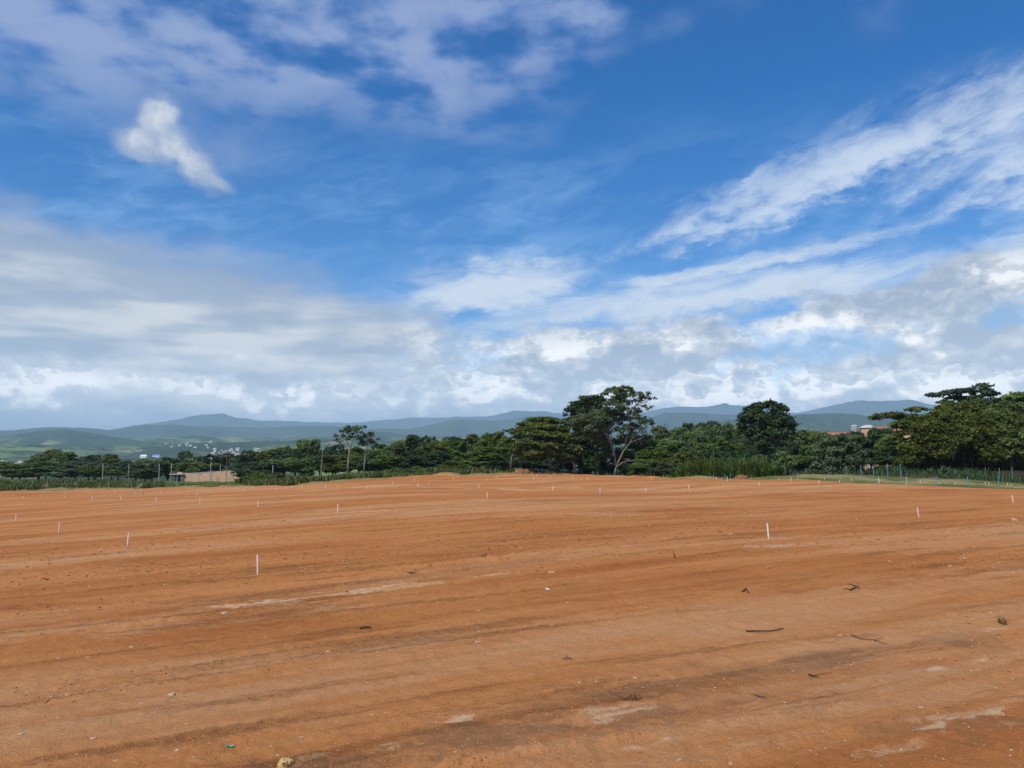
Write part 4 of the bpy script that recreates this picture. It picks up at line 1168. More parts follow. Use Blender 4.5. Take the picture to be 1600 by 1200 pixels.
def stake_mat():
    m, t, p = new_mat('white_pipe')
    X_, Y_, Z_ = split(t, pos(t))
    n = noise(t, pos(t), 9.0, 5.0, 0.65, dim='3D')
    oi = t.nodes.new('ShaderNodeObjectInfo'); rnd = S(t, oi.outputs['Random'])
    c = mix(t, n.step(0.35, 0.7), (0.80, 0.78, 0.73), (0.66, 0.60, 0.51))
    c = mix(t, (n * 0.35 - Z_ + rnd * 0.15).step(-0.05, 0.16) * 0.85, c, (0.36, 0.15, 0.055))   # mud splashed up from the ground
    c = mix(t, (n + rnd * 0.2).step(0.66, 0.8) * 0.5, c, (0.45, 0.25, 0.12))
    t.links.new(c.s, p.inputs['Base Color']); p.inputs['Roughness'].default_value = 0.45
    return m


WHITE_PIPE = stake_mat()
PIPE = pipe_mesh()
# (pixel x, top, bottom, tilt to the right in degrees, label)
STAKE_NEAR = [
    (403, 868.5, 902.5, -2, 'nearest white survey stake, tallest in view, in the red dirt left of centre'),
    (199, 835, 859, 0, 'white survey stake second nearest, on the left side of the field'),
    (91.5, 817, 834.8, 2, 'white survey stake left of the second nearest one'),
    (24, 804.4, 818.8, 0, 'white survey stake closest to the left edge of the picture'),
    (1201.5, 821, 847.5, -3, 'white survey stake standing alone right of centre in the dirt'),
    (1436.5, 791.7, 810.4, -8, 'clearly leaning white survey stake near the right side'),
    (1583.7, 773.6, 788.8, -4, 'white survey stake close to the right edge of the picture'),
    (527.5, 787.5, 802.7, 0, 'thin white survey stake below the two slender trees'),
    (402.8, 783.6, 795.6, 0, 'white survey stake in line beyond the nearest one'),
    (312.3, 778.6, 788.7, 0, 'white survey stake in front of the brick shed'),
    (243.6, 776, 785, 0, 'white survey stake in front of the shed, left of it'),
    (188.6, 776, 783.3, 0, 'white survey stake on the edge of the pale track at left'),
    (144, 776, 783.8, 0, 'white survey stake at the left end of the track edge row'),
    (761.6, 771, 783.6, 0, 'white survey stake alone in the middle of the field'),
    (937.7, 762.8, 773, 0, 'white survey stake in front of the tallest tree'),
    (1009.8, 761.4, 770.6, -7, 'leaning white survey stake right of the tallest tree'),
    (1076.4, 757.5, 766, 0, 'white survey stake in front of the cane grass row'),
    (863.6, 759.4, 767.7, 0, 'white survey stake on the grey strip below the umbrella tree'),
    (1136.6, 745, 754, -2, 'white survey stake below the middle of the cane grass'),
    (1187, 754, 761.7, -4, 'white survey stake below the round dark tree'),
    (1279.4, 751, 759, 0, 'white survey stake at the near edge of the grass bank'),
    (1374, 747.7, 754.9, 0, 'white survey stake on the grass bank below the leaning posts'),
]
FAR_STAKES = {
    'small white survey stake far off at the left end of the field': [(35.6, 775.8, 780.6), (64, 774, 780), (20.5, 772, 776), (25.5, 768.4, 770.8), (28, 764.6, 766.4), (37.5, 765.2, 767), (46.4, 765.8, 767.6), (52, 768.6, 770.6), (67, 768.5, 771),
        (87.5, 765, 767), (102, 769.7, 773), (101, 774.7, 778), (119.5, 765.4, 767.6), (137.5, 766, 768), (141.5, 769, 772.3), (159.7, 769, 772), (163, 771.6, 775.6), (179.7, 768, 773.8)],
    'small white survey stake on the low ground before the brick shed': [(204.7, 764, 766), (245, 762, 764.5), (251.6, 767, 771.5), (267.8, 762.5, 765), (278.4, 768.2, 771.5), (298, 760.2, 762.8), (297, 767, 770), (307.8, 768.7, 775.3), (319, 763, 765.6), (325.5, 765.6, 770), (342.8, 762.3, 765), (367.5, 762.3, 765), (381, 763, 768.3), (395, 760, 763)],
    'small white survey stake below the slender sparse trees': [(424.7, 759.4, 763), (432.3, 763.3, 767), (446.5, 760.6, 767), (457.3, 759, 762), (472.3, 760, 764), (508.6, 757.8, 764), (528.3, 757.8, 762.5), (574.7, 757, 763.8), (613.8, 753, 758)],
    'small white survey stake on the crest left of the umbrella tree': [(647.7, 748, 752), (653.3, 755.5, 762.8), (670, 752, 757.5), (708.8, 747.7, 752), (748, 756.6, 763.8), (760.6, 747.7, 752.3), (758.6, 740, 743), (776.6, 744, 747.5)],
    'small white survey stake on the crest below the tall trees': [(812.5, 740.5, 744), (833.4, 744, 750), (838.4, 740.8, 744.8), (860, 743, 747), (895, 742.5, 747), (918.3, 745.3, 750.8), (1017.7, 745, 750.3)],
    'small white survey stake at the foot of the grass bank': [(1103.6, 745, 749), (1119, 744.5, 749.5), (1217, 747, 751.5), (1236, 746, 752.5), (1311.7, 751, 754), (1330.5, 747, 753), (1438, 750.3, 756.3), (1492.6, 753, 758), (1539.6, 753.3, 759), (1545, 754, 759), (1574.5, 755.5, 759.5), (1580.6, 757, 759.8)],
}


def place_stake(px, top, bot, tilt, label, group):
    p = hit(px, bot)
    if p is None or math.hypot(p[0], p[1]) > 190:
        Y = 118.0 if px > 560 else 128.0
        p = at(px, Y)
    h = max(.25, (bot - top) / 1200.0 * p[1])
    if h > .62: h = .62
    p[2] = float(gz(p[0], p[1]))
    w = 0.75 if p[1] < 60 else 1.0
    o = obj('survey_stake', PIPE, None, p, (math.radians(random.uniform(-3, 3)), math.radians(tilt if tilt else random.uniform(-1.5, 1.5)), random.random() * 6), (w * .9, w * .9, h))
    o.rotation_euler[2] = 0
    tag(o, label, 'stake', group)


for px, tp, bt, tl, lb in STAKE_NEAR: place_stake(px, tp, bt, tl, lb, 'white survey stakes on the field')
for lb, rows in FAR_STAKES.items():
    for px, tp, bt in rows: place_stake(px, tp, bt, 0, lb, 'white survey stakes ' + lb.split(' stake ')[1])


# ---------------------------------------------------------------- posts along the far edge
def post_mesh(mat, w=.10):
    b = MB(); b.tube([(0, 0, -.4), (0, 0, .97), (0, 0, 1.0)], [w / 2, w / 2, w * .42], 8)
    return b.mesh('post', mat)


PM = {'b': post_mesh(BLUE), 't': post_mesh(TEAL), 'g': post_mesh(GREENP), 'w': post_mesh(WOOD_GREY)}
def post(px, top, bot, Y, kind, label, group, tilt=0.0, name='fence_post', wk=1.0):
    p = at(px, Y)
    zb = min(p[2] + .05, HGT(px, bot, Y)); zt = HGT(px, top, Y)
    p[2] = max(zb, p[2] - .6) if zb < p[2] else p[2]
    h = max(.35, zt - p[2])
    o = obj(name, PM[kind], None, p, (0, math.radians(tilt), 0), (wk * .8, wk * .8, h))
    return tag(o, label, 'post', group)


EDG = lambda px: float(edge(PXA(px)) * math.cos(PXA(px)))
for px, tp, bt in ((901, 731, 740.5), (909, 732, 741), (926, 736, 744.5), (934.4, 736.7, 746), (953, 740, 745.6), (965.6, 740.3, 746.2)):
    post(px, tp, bt, EDG(px) + 2.0, 'b', 'pale blue fence post at the foot of the tall pale tree', 'blue posts under the tall tree')
for px, tp, bt in ((980.8, 742.5, 746.6), (996, 741.8, 747.3), (1005.5, 741, 747.3), (1020, 743, 747.6), (1030.3, 743, 747.6), (1036.6, 742, 747.6), (1060.6, 744, 748), (1063.8, 741, 748), (1087.5, 741, 748), (1098, 744, 748.5), (1114.5, 741, 748), (1140.8, 740, 747)):
    post(px, tp, bt, EDG(px) + 3.0, 'b', 'short blue fence post in the row before the cane grass', 'blue posts before the cane grass')
for px, tp, bt in ((1167.7, 739, 745.6), (1194, 738.6, 745), (1218, 738, 744), (1246, 737.5, 743.4), (1271.4, 738.8, 742.5), (1294.8, 738, 741.5)):
    post(px, tp, bt, EDG(px) + 13.0, 'b', 'blue fence post on top of the bank, half sunk behind it', 'blue posts on the bank crest')
names_b = ['leaning', 'second', 'third', 'fourth', 'last']
for i, (px, tp, bt, tl) in enumerate(((1322.8, 728, 740.3, -5), (1345.5, 726.6, 739, -2), (1365, 725.8, 738.6, -2), (1386.6, 724.7, 738, 0), (1407, 724.4, 737, -1))):
    post(px, tp, bt, EDG(px) + 15.0, 'b', ['leaning tall blue post, first of five on the bank', 'second of five tall blue posts on the bank', 'third of five tall blue posts on the bank', 'fourth of five tall blue posts on the bank', 'last of five tall blue posts, before the dark thicket'][i], 'five tall blue posts on the bank', tl)
for i, (px, tp, bt) in enumerate(((1461.7, 743.8, 757), (1511, 743.6, 757), (1559, 743.6, 758.5))):
    o = post(px, tp, bt, EDG(px) + 0.8, 'b', ['blue post with a fallen brace at the near foot of the bank', 'middle blue post at the near foot of the grass bank', 'blue post at the bank foot nearest the right edge'][i], 'blue posts at the near foot of the bank', 0, wk=1.0)
    if i == 0:
        b = MB(); b.tube([(0, 0, .92), (0.9, .1, .30), (1.25, .15, .05)], .045 / 1.5, 6)
        obj('brace', b.mesh('brace', BLUE), o)
for px, tp, bt in ((1174, 742.5, 749), (1209.7, 745, 750.8)):
    post(px, tp, bt, EDG(px) + 2.0, 'b', 'stubby blue post low on the bank before the round dark tree', 'stubby blue posts')
for px, tp, bt in ((1246, 745.8, 751.6), (1288, 746, 752), (1371.6, 744.5, 752.5), (1415.6, 745, 752.5)):
    post(px, tp, bt, EDG(px) + 4.0, 't', 'pale teal post standing in the green grass of the bank', 'pale teal posts', wk=.8)
post(1561, 731, 735.5, EDG(1561) + 19, 'g', 'short green post left of its twin before the bamboo shade', 'green posts', wk=.9)
post(1581, 729.5, 735, EDG(1581) + 19, 'g', 'short green post nearest the right edge before the bamboo', 'green posts', wk=.9)
o = post(880, 726, 741, EDG(880) + 2.5, 'b', 'blue corner post with a slanting brace under the leaning trunk', None, 0)
b = MB(); b.tube([(0, 0, .85), (.55, 0, .5), (1.15, 0, .02)], .045, 6)
obj('brace', b.mesh('brace', BLUE), o)
for px in (77, 104, 112, 121, 172, 193.5, 201.5, 206, 219.5, 228.6, 243, 277, 290.5):
    post(px, 752 - random.random() * 1.5, 757.5, EDG(px) + random.uniform(1, 5), 'w', 'crooked grey wooden fence post in the weeds at left', 'wooden fence posts in the weeds', random.uniform(-14, 18), wk=1.0)

# ---------------------------------------------------------------- concrete utility posts and poles
def pole_mesh(mat, taper=.6):
    b = MB(); b.tube([(0, 0, -.03), (0, 0, .5), (0, 0, 1.0)], [.13, .13 * (1 + taper) / 2, .13 * taper], 8)
    return b.mesh('pole', mat, True)


POLE_C = pole_mesh(CONC); POLE_W = pole_mesh(BARK_PALE, .5)
def pole(px, top, bot, Y, me, label, tilt=0.0, wk=1.0, group='concrete poles by the brick shed'):
    p = at(px, Y); h = HGT(px, top, Y) - p[2]
    tag(obj('utility_pole', me, None, p, (0, math.radians(tilt), 0), (wk, wk, h)), label, 'pole', group)


pole(161, 725, 756, 192, POLE_C, 'leftmost bare concrete pole, beside the dark open shelter', 0, 1.0)
pole(201.5, 725, 746, 205, POLE_C, 'concrete pole at the right end of the dark open shelter')
pole(249, 725, 758, 185, POLE_C, 'concrete pole standing clear left of the brick shed')
pole(267.8, 723, 752, 196, POLE_C, 'concrete pole touching the open left end of the brick shed')
pole(329.5, 721.5, 752, 190, POLE_C, 'concrete pole in front of the middle of the brick wall')
pole(344.5, 726, 745, 222, POLE_C, 'short concrete pole rising from behind the brick shed roof')
pole(354, 712, 745, 194, POLE_W, 'thin dark pole before the right part of the brick wall', 0, .5)
pole(426.5, 727, 745, 140, POLE_C, 'concrete pole among the shrubs right of the brick shed', 0, .8)
pole(501, 699.5, 743, 124, POLE_W, 'tall slanting wooden pole left of the two slender trees', 3.5, .8, None)


# ---------------------------------------------------------------- brick shed
def brick_mat():
    m, t, p = new_mat('hollow_brick')
    n = t.nodes.new('ShaderNodeTexBrick')
    X_, Y_, Z_ = split(t, pos(t))
    t.links.new(vec(t, X_ + Y_, Z_).s, n.inputs['Vector'])
    n.inputs['Scale'].default_value = 1.0; n.inputs['Brick Width'].default_value = .33; n.inputs['Row Height'].default_value = .20; n.inputs['Mortar Size'].default_value = .018
    n.inputs['Color1'].default_value = (0.60, 0.33, 0.19, 1); n.inputs['Color2'].default_value = (0.70, 0.43, 0.26, 1); n.inputs['Mortar'].default_value = (0.40, 0.33, 0.26, 1)
    w = noise(t, vec(t, X_ + Y_, Z_), .6, 4.0, .6)
    c = mix(t, w.step(.52, .72) * .6, S(t, n.outputs[0]), (0.28, 0.19, 0.13))
    t.links.new(c.s, p.inputs['Base Color'])
    return m


CONC_D = simple_mat('shaded_concrete', (.13, .125, .12), (.22, .21, .20), 2.5, .9, .3, .02)  # concrete darkened in colour to put shade into the shed's open end
def build_shed():
    Y = 200.0; s = Y / 1200
    xl, xc, xr = (math.tan(PXA(q)) * Y for q in (268, 289, 375.5))
    base = np.array([xc, Y, HGT(330, 753, Y)])
    base[2] = min(base[2], float(land(xc, Y)) + .2)
    o = tag(obj('brick_shed', None, None, base + [0, 0, .0]), 'long unfinished orange brick shed with flat slab at its open left end', 'building')
    BR = brick_mat(); z0 = -.8
    hl, hr = HGT(290, 741, Y) - base[2], HGT(370, 735, Y) - base[2]
    L = xr - xc
    # four bays of brick between concrete columns; the wall steps back a little from the viewer to the right
    n = 4
    ztop = lambda f: hl + (hr - hl) * f
    for i in range(n):
        f0, f1 = i / n, (i + 1) / n
        b = MB(); x0, x1 = L * f0 + .13, L * f1 - .13
        v = [(x0, 0, z0), (x1, 0, z0), (x1, .18, z0), (x0, .18, z0), (x0, 0, ztop(f0)), (x1, 0, ztop(f1)), (x1, .18, ztop(f1)), (x0, .18, ztop(f0))]
        b.add(v, [(0, 3, 2, 1), (4, 5, 6, 7), (0, 1, 5, 4), (1, 2, 6, 5), (2, 3, 7, 6), (3, 0, 4, 7)])
        obj('wall', b.mesh('wall', BR), o)
    for i in range(n + 1):
        b = MB(); x = L * i / n; h = ztop(i / n) + (.55 if i == n else .12)
        b.box(x - .125, x + .125, -.03, .21, z0, h); obj('column', b.mesh('column', CONC), o)
    for i in range(n):
        b = MB(); f0, f1 = i / n, (i + 1) / n; x0, x1 = L * f0 + .13, L * f1 - .13
        v = [(x, y, ztop(f) + dz) for dz in (.003, .22) for x, f in ((x0, f0), (x1, f1)) for y in (-.02, .2)]
        b.add(v, [(0, 1, 3, 2), (4, 6, 7, 5), (0, 2, 6, 4), (1, 5, 7, 3), (0, 4, 5, 1), (2, 3, 7, 6)])
        obj('ring_beam', b.mesh('ring_beam', CONC), o)
    b = MB(); b.box(L - .1, L + .08, .22, 7.5, z0, hr); obj('wall', b.mesh('wall', BR), o)
    b = MB(); b.box(0.0, L, 7.3, 7.5, z0, hl - .1); obj('wall', b.mesh('wall', BR), o)
    # the open end: slab on columns, dark inside
    w = xc - xl
    b = MB(); b.box(-w - .3, 0.05, -.6, 7.4, hl - .12, hl + .10); sl = obj('roof_slab', b.mesh('roof_slab', CONC), o)
    for x in (-w + .1, -w * .52, -.75, -.32):
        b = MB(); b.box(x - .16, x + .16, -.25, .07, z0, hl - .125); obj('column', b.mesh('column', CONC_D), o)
    b = MB(); b.box(-w, -.05, 2.4, 2.55, z0, hl - .13); obj('wall', b.mesh('wall', simple_mat('interior_shade', (.03, .028, .025), (.05, .045, .04), 2.0)), o)  # added near-black wall, the shade inside the open end put into its colour
    b = MB(); b.box(-w * .62, -w * .25, .4, 1.6, hl + .103, hl + .5)
    tag(obj('brick_stack', b.mesh('brick_stack', BR), None, base), 'small stack of bricks on the slab of the brick shed', 'bricks')


build_shed()


def build_shelter():
    Y = 198.0
    x0, x1 = math.tan(PXA(151)) * Y, math.tan(PXA(205)) * Y
    base = at(178, Y); zt = HGT(178, 743.5, Y) - base[2]
    o = tag(obj('open_shelter', None, None, base), 'low dark open shelter of poles with a flat roof in the left weeds', 'shelter')
    DK = simple_mat('dark_timber', (.035, .03, .025), (.08, .07, .055), 4.0)
    x0 -= base[0]; x1 -= base[0]
    b = MB()
    for k in range(3):
        a, c = x0 + (x1 - x0) * k / 3 + .05, x0 + (x1 - x0) * (k + 1) / 3 - .05
        b = MB(); b.box(a, c, -1.5, 2.0, zt - .12 + .07 * (k % 2), zt + .02 + .07 * (k % 2)); obj('roof_sheet', b.mesh('roof_sheet', DK), o)
    for k in range(6):
        x = x0 + .2 + (x1 - x0 - .4) * k / 5
        b = MB(); b.tube([(x, -1.2, -.3), (x + .06, -1.2, zt - .1)], .07, 6); obj('post', b.mesh('post', DK), o)


build_shelter()


# ---------------------------------------------------------------- far houses, near houses on the right
def house_mesh_parts(o, w, d, h, wall, roof, gable=True, win=True):
    b = MB(); b.box(-w / 2, w / 2, -d / 2, d / 2, -3, h); obj('wall', b.mesh('wall', wall), o)
    b = MB(); e = .25; r = d * .28
    v = [(-w / 2 - e, -d / 2 - e, h), (w / 2 + e, -d / 2 - e, h), (w / 2 + e, d / 2 + e, h), (-w / 2 - e, d / 2 + e, h), (-w / 2 - (e if gable else -d * .35), 0, h + r), (w / 2 + (e if gable else -d * .35), 0, h + r)]
    b.add(v, [(0, 1, 5, 4), (2, 3, 4, 5), (0, 3, 2, 1)], [(1, 2, 5), (3, 0, 4)]); obj('roof', b.mesh('roof', roof), o)
    if win:
        for k in (-1, 1):
            b = MB(); b.box(k * w * .25 - .55, k * w * .25 + .55, -d / 2 - .03, -d / 2 + .05, h * .35, h * .35 + 1.2)
            obj('window', b.mesh('window', GLASS), o)


GLASS = simple_mat('dark_glass', (.02, .025, .03), (.04, .045, .05), 2.0, .15, 0, spec=.5)
W_WHITE = simple_mat('white_render', (.68, .66, .62), (.80, .78, .75), .5, .85, 0)
W_CREAM = simple_mat('ochre_render', (.50, .33, .19), (.60, .42, .26), .5, .85, 0)
W_BRICK = simple_mat('brick_render', (.40, .20, .12), (.50, .27, .17), .8, .9, 0)
R_TILE = simple_mat('clay_tile', (.30, .11, .07), (.42, .18, .11), 1.5, .9, 0)
R_GREY = simple_mat('fibre_cement', (.40, .40, .39), (.52, .51, .50), 1.0, .9, 0)
R_BLUE = simple_mat('blue_sheet_roof', (.05, .22, .55), (.08, .28, .62), 1.0, .6, 0)
R_WHITE = simple_mat('white_sheet_roof', (.72, .72, .72), (.80, .80, .80), 1.0, .6, 0)


def far_house(px, py, wm, hm, wall, roof, label, group=None, name='far_house', win=False):
    p = far_hit(px, py)
    if p is None: return
    o = tag(obj(name, None, None, p, (0, 0, random.uniform(-.5, .5) - PXA(px))), label, 'house' if name == 'far_house' else 'building', group)
    house_mesh_parts(o, wm, wm * .7, hm, wall, roof, True, win)


far_house(225, 715.5, 20, 6, W_WHITE, R_WHITE, 'white warehouse in the valley left of the blue roof', None, 'warehouse')
far_house(245, 714, 30, 4, W_WHITE, R_BLUE, 'long warehouse with bright blue roof in the valley', None, 'warehouse')
gh = np.random.default_rng(5)
for i in range(46):
    px = gh.uniform(330, 415); py = 710 - (px - 330) * .04 + gh.normal() * 4.0
    far_house(px, py, gh.uniform(7, 14), gh.uniform(3, 5), W_WHITE if gh.random() < .7 else W_CREAM, R_TILE if gh.random() < .45 else R_GREY, 'tiny pale house of the town in the valley above the brick shed', 'houses of the valley town')
for i in range(14):
    px = gh.uniform(255, 330); py = 696 - (px - 255) * .03 + gh.normal() * 3.0
    far_house(px, py, gh.uniform(8, 16), gh.uniform(3, 5), W_WHITE, R_TILE if gh.random() < .4 else R_GREY, 'tiny house on the green slope above the valley town', 'houses on the green slope')
for i in range(8):
    px = gh.uniform(0, 45); py = 724 + gh.normal() * 1.6
    far_house(px, py, gh.uniform(6, 11), 3.5, W_WHITE, R_GREY, 'tiny white house in the valley at the far left edge', 'houses at the far left')


def near_house(px, top, Y, w, wall, roof, label, gable=True, d=None):
    p = at(px, Y); d = d or w * .8
    h = HGT(px, top, Y) - p[2] - d * .28
    o = tag(obj('house', None, None, p, (0, 0, -PXA(px) + .15)), label, 'house', 'houses behind the right woods')
    house_mesh_parts(o, w, d, h, wall, roof, gable)


near_house(1358, 664, 185, 3.2, W_CREAM, R_GREY, 'pale grey hip roofed house peeking above the woods at right', False)
near_house(1387, 667, 175, 5.0, W_BRICK, R_TILE, 'brick house with clay roof seen through the branches at right')
near_house(1404, 668, 165, 6.0, W_CREAM, R_TILE, 'ochre walled house glimpsed below the layered tree')
near_house(1306, 675.5, 215, 8.0, W_WHITE, R_TILE, 'house showing only its long low red roof above the trees')
p = at(1337.5, 215); h = HGT(1337.5, 664, 215) - p[2]
o = tag(obj('water_tank_tower', None, None, p), 'slim pale tank tower above the trees left of the hip roof', 'tower')
b = MB(); b.tube([(0, 0, -1), (0, 0, h - 2.2)], .5, 10); obj('shaft', b.mesh('shaft', CONC), o)
b = MB(); b.tube([(0, 0, h - 2.2), (0, 0, h - 2.0), (0, 0, h - .3), (0, 0, h)], [.5, 1.0, 1.0, .6], 14); obj('tank', b.mesh('tank', CONC), o)
pole(1346.5, 663, 740, 200, POLE_C, 'thin mast beside the hip roof above the right woods', 0, .6, None)


# ---------------------------------------------------------------- spoil heaps, boards
def lump(seed, n=9, m=14, rough=.35):
    g = np.random.default_rng(seed); V = []
    for i in range(n + 1):
        f = i / n
        for j in range(m):
            a = j / m * 6.283; r = math.cos(f * math.pi / 2) ** .7
            k = 1 + rough * float(fbm(np.array([math.cos(a) * 1.7 + seed * 3.1]), np.array([math.sin(a) * 1.7 + f * 2.3 + seed]), 4)[0])
            V.append((math.cos(a) * r * k, math.sin(a) * r * k, math.sin(f * math.pi / 2) * k - .12))
    q = [(i * m + j, i * m + (j + 1) % m, (i + 1) * m + (j + 1) % m, (i + 1) * m + j) for i in range(n) for j in range(m)]
    return np.array(V), q


EARTH = simple_mat('loose_earth', (.16, .075, .035), (.30, .16, .085), 3.0, .95, .8, .08)
for i, (px, py, w, h, lb) in enumerate(((812, 735, 1.0, .95, 'brown earth heap under the umbrella tree, left of three'), (822, 735.5, 1.0, .75, 'brown earth heap under the umbrella tree, middle of three'), (831, 734.5, .6, .9, 'pointed brown earth heap, right of three under the umbrella tree'),
                                        (847, 738, 2.6, .45, 'long low earth heap right of the pointed heaps'), (1158, 741.5, 1.1, .55, 'pale earth heap at the left end of the grass bank'))):
    p = at(px, EDG(px) + 2.0)
    V, q = lump(i + 3)
    tag(obj('earth_heap', mesh('earth_heap', V, q, None, True, EARTH), None, p, (0, 0, i), (w, w * .8, max(h, HGT(px, py, p[1]) - p[2]))), lb, 'heap', 'earth heaps at the field edge')
p = hit(216, 764.5); p = p if p is not None else at(216, 118)
b = MB(); b.box(-.75, .75, -.02, .02, -.16, .16)
tag(obj('tilted_board', b.mesh('tilted_board', WOOD_GREY), None, p + np.array([0, 0, .38]), (0.2, -math.radians(35), .2)), 'grey board lying tilted on the red field at left', 'board')
# a pair of stakes joined by a rail
pa = hit(203, 774.7); pb = np.array([math.tan(PXA(225.5)) * pa[1], pa[1], 0.0]); pb[2] = float(gz(pb[0], pb[1])); pa[2] = float(gz(pa[0], pa[1]))
o = tag(obj('batter_board', None, None, pa), 'low white rail on two pegs at the left of the field', 'batter board')
for q in (pa, pb):
    b = MB(); b.box(-.04, .04, -.04, .04, -.2, .38); obj('peg', b.mesh('peg', WOOD_GREY), o, q - pa)
d = pb - pa
b = MB(); b.tube([(0, -.06, .33), tuple(d + np.array([0, -.06, .33]))], .03, 4); obj('rail', b.mesh('rail', WOOD_GREY), o)


# ---------------------------------------------------------------- stones, sticks, scraps
STONE = simple_mat('pale_stone', (.36, .24, .14), (.58, .45, .30), 25.0, .9, .3, .005)
STONE_Y = simple_mat('yellow_stone', (.46, .29, .11), (.58, .40, .18), 18.0, .9, .4, .006)


def rock_mesh(seed, mat, sub=2, rough=.5):
    V, q = lump(seed, 7, 11, rough)
    return mesh('stone', V, q, None, sub > 1, mat)


ROCKS = [rock_mesh(20 + i, STONE, 1, 1.0) for i in range(4)]
STONES = [(106, 1086.5, 9), (92, 1031, 6), (137, 1030, 6), (268, 1087, 13), (222, 1099, 8), (91, 1123, 7), (33, 1151, 10), (276, 1175, 8), (181, 1189, 8), (471, 1153, 7), (434, 1179, 6), (512, 1018, 6), (242, 1116, 5), (291, 1133, 6), (206, 1012, 9), (350, 952, 9),
          (862, 891, 14), (747, 1002, 9), (992, 1061, 8), (905, 1066, 5), (1312, 991, 7), (1225, 933, 4), (1377, 1062, 5), (1585, 814, 12), (1142, 833, 6), (1141, 1191, 9), (1439, 1102, 8), (932, 1065, 5), (676, 1022, 5), (581, 1118, 5), (526, 1130, 5), (1010, 950, 5), (887, 947, 6), (748, 957, 5), (1200, 890, 6), (1390, 880, 5), (98, 1150, 5), (145, 1156, 9), (302, 1186, 6), (590, 1015, 5)]
for i, (px, py, w) in enumerate(STONES):
    p = hit(px, py); r = w / 1200 * p[1] / 2; p[2] = float(gz(p[0], p[1])) 
    near = py > 1000
    lb = ('small pale stone lying in the near dirt at the left' if px < 600 else 'small pale stone lying in the near dirt at the right') if near else 'pale stone lying on the middle of the red field'
    tag(obj('stone', ROCKS[i % 4], None, p, (0, 0, i * 1.7), (r, r * .75, r * .38)), lb, 'stone', ('near stones at left' if px < 600 else 'near stones at right') if near else 'stones in mid field')
p = hit(443, 1196); p[2] = float(gz(p[0], p[1]))
tag(obj('yellow_stone', rock_mesh(31, STONE_Y, 1, 1.1), None, p, (.1, 0, .3), (.058, .046, .034)), 'large yellow stone at the bottom edge of the picture', 'stone')

STICK = simple_mat('dry_stick', (.045, .03, .02), (.12, .08, .05), 30.0, .9, .4, .003)
def stick(pix, rad, label, lift=.012, name='stick', forks=0):
    P = []
    for i, (px, py, up) in enumerate(pix):
        p = hit(px, py); p[2] = float(gz(p[0], p[1])) + lift + up; P.append(p)
    P = np.array(P); base = P[0].copy(); P = P - base
    b = MB(); b.tube(P, np.linspace(rad, rad * .6, len(P)), 6)
    g = np.random.default_rng(int(pix[0][0]))
    for k in range(forks):
        q = P[g.integers(0, len(P) - 1)]; d = np.array([g.normal() * .08, g.normal() * .05, abs(g.normal()) * .03])
        b.tube([q, q + d * .6, q + d + g.normal(size=3) * .01], [rad * .6, rad * .4, rad * .2], 5)
    tag(obj(name, b.mesh(name, STICK, True), None, base), label, 'stick', 'sticks and twigs on the dirt')


stick([(1166, 987.5, 0), (1185, 986, .01), (1205, 986.5, 0), (1224, 984.5, .01)], .011, 'long straight dark stick lying right of centre')
stick([(1055, 875, 0), (1053.5, 875, .09), (1051, 875, .13)], .012, 'short dark stub sticking up from the dirt', 0)
stick([(977, 1094, 0), (985, 1093, .012), (995, 1095, 0), (1003, 1094, .006)], .008, 'black branching twig near the pale patch at bottom', forks=4)
stick([(1264, 1052, 0), (1270, 1056, .006), (1279, 1057, 0)], .007, 'small dark twig on the grey stain at right', forks=2)
stick([(1180, 1086, 0), (1188, 1090, 0), (1196, 1090, 0)], .005, 'thin bent twig low at right', forks=1)
stick([(562, 986, 0), (570, 985, .01), (580, 984.5, 0)], .014, 'flat strip of dark bark left of centre')
stick([(640, 891, 0), (645, 893, .02), (648, 890, .01)], .012, 'dark sprig on the dirt right of the nearest stake', forks=3)
stick([(880, 1033, 0), (887, 1033, .006), (894, 1033, 0)], .006, 'small dark twig in the middle foreground', forks=1)
stick([(753, 869, 0), (757, 868.5, .02), (761, 868, 0)], .02, 'dark root fragment in the middle distance')
stick([(1160, 928, 0), (1166, 926, .02), (1170, 928, 0)], .016, 'dark clod like root below the lone right stake')
stick([(1330, 922, 0), (1338, 920.5, .02), (1343, 922, 0)], .016, 'dark tangle of roots right of the lone stake', forks=4)
stick([(1331, 993, 0), (1345, 997, .004), (1366, 999, 0), (1385, 1004, 0)], .006, 'long thin root trailing across the grey stain', forks=3)
# dry grass tuft at right
V, Q, T = blades(46, .05, .08, .17, .006, 91, 3, 1.4)
DRYG = leaf_mat('dry_grass', (.10, .08, .03), (.20, .16, .07), (.30, .25, .12))
me = mesh('dry_grass_tuft', V, Q, None, False, DRYG); attr(me, 'tint', T)
p = hit(1566, 969); p[2] = float(gz(p[0], p[1]))
tag(obj('dry_grass_tuft', me, None, p), 'dry grass tuft on the bare earth at right', 'grass tuft')
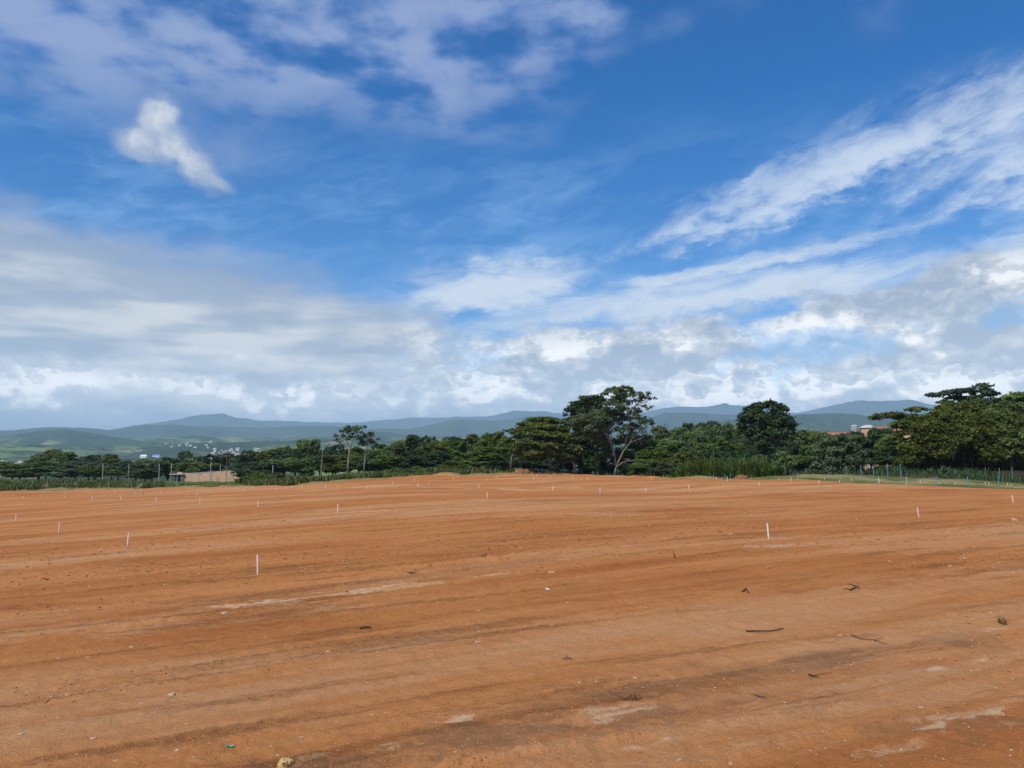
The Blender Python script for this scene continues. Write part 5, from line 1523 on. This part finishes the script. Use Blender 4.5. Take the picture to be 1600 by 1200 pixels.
# green plastic scrap
p = hit(357, 1167); p[2] = float(gz(p[0], p[1])) + .006
V = np.array([(x * .016 - .02, y * .013, .005 * math.sin(x * 2.1 + y)) for y in range(3) for x in range(4)])
V[3, :2] += (.012, .006); V[8, 1] += .006
q = [(y * 4 + x, y * 4 + x + 1, y * 4 + x + 5, y * 4 + x + 4) for y in range(2) for x in range(3)]
V2 = V - [0, 0, .003]; n = len(V)
q2 = q + [tuple(n + i for i in reversed(f)) for f in q]
tag(obj('plastic_scrap', mesh('plastic_scrap', np.concatenate([V, V2]), q2, None, False, simple_mat('green_plastic', (.08, .34, .22), (.12, .42, .28), 20, .4, 0, spec=.5)), None, p, (0, 0, .3)), 'scrap of green plastic in the dirt at lower left', 'scrap')
p = hit(856, 918); p[2] = float(gz(p[0], p[1])) + .01
tag(obj('paper_scrap', mesh('paper_scrap', np.concatenate([V * 2.2, V2 * 2.2 - [0, 0, .006]]), q2, None, False, W_WHITE), None, p, (.3, .2, 1.0)), 'crumpled white scrap in the middle of the field', 'scrap')


CRUMB = simple_mat('soil_crumb', (.30, .105, .033), (.42, .17, .055), 30.0, .95, .4, .004)


# ---- gravel and crumbs too many to count
def scatter(name, label, n, rmin, rmax, s0, s1, mat, seed, power=1.0):
    g = np.random.default_rng(seed)
    az = g.uniform(math.radians(-40), math.radians(40), n)
    r = np.exp(g.uniform(math.log(rmin), math.log(rmax), n))
    x, y = r * np.sin(az), r * np.cos(az)
    u = x * CS + y * SN; v = -x * SN + y * CS
    k = fbm(u * .12 + 3, v * .9, 4, .6) + .25 * g.random(n)
    s = k > .12; x, y, r = x[s], y[s], r[s]; n = len(x)
    ico = np.array([(0, 0, 1), (.9, 0, .2), (.28, .86, .2), (-.73, .53, .25), (-.73, -.53, .2), (.28, -.86, .25), (.5, .4, -.6), (-.5, .3, -.6), (0, -.6, -.6)])
    tr = [(0, 1, 2), (0, 2, 3), (0, 3, 4), (0, 4, 5), (0, 5, 1), (1, 6, 2), (2, 7, 3), (3, 7, 4), (4, 8, 5), (5, 8, 1), (2, 6, 7), (1, 8, 6), (4, 7, 8)]
    sz = (s0 + (s1 - s0) * g.random(n) ** 3) * np.clip(r / 9, .55, 2.2)
    th = g.random(n) * 6.28
    V = ico[None] * (1 + .3 * g.normal(size=(n, 9, 1)) * .5) * sz[:, None, None] * np.stack([1 + .6 * g.random(n), np.ones(n), .45 + .3 * g.random(n)], 1)[:, None]
    c, s_ = np.cos(th)[:, None], np.sin(th)[:, None]
    V = np.stack([V[..., 0] * c - V[..., 1] * s_, V[..., 0] * s_ + V[..., 1] * c, V[..., 2]], -1)
    V += np.stack([x, y, gz(x, y) + sz * .1], 1)[:, None]
    T = (np.arange(n) * 9)[:, None, None] + np.array(tr)[None]
    tag(obj(name, mesh(name, V, None, T.reshape(-1, 3), False, mat)), label, name.replace('_', ' '), kind='stuff')


scatter('gravel', 'scattered pale pebbles in rows over the red dirt', 9500, 3.6, 45, .0028, .014, STONE, 92)
scatter('earth_crumbs', 'loose red crumbs of soil strewn over the field', 22000, 3.6, 34, .003, .020, CRUMB, 93)

# ---- look-alikes in a row are told apart by their place, counted from the left
ORD = ['first', 'second', 'third', 'fourth', 'fifth', 'sixth', 'seventh', 'eighth', 'ninth', 'tenth', 'eleventh', 'twelfth', 'thirteenth', 'fourteenth', 'fifteenth', 'sixteenth', 'seventeenth', 'eighteenth', 'nineteenth', 'twentieth', 'twenty-first', 'twenty-second']
_by = {}
for o in scn.objects:
    if o.parent is None and o.get('label') and o.get('category') in ('stone', 'stake', 'post'): _by.setdefault(o['label'], []).append(o)
for lab, os_ in _by.items():
    if 1 < len(os_) <= len(ORD):
        for k, o in enumerate(sorted(os_, key=lambda q: q.location.x / max(q.location.y, .1))): o['label'] = lab + ', ' + ORD[k] + ' from left'
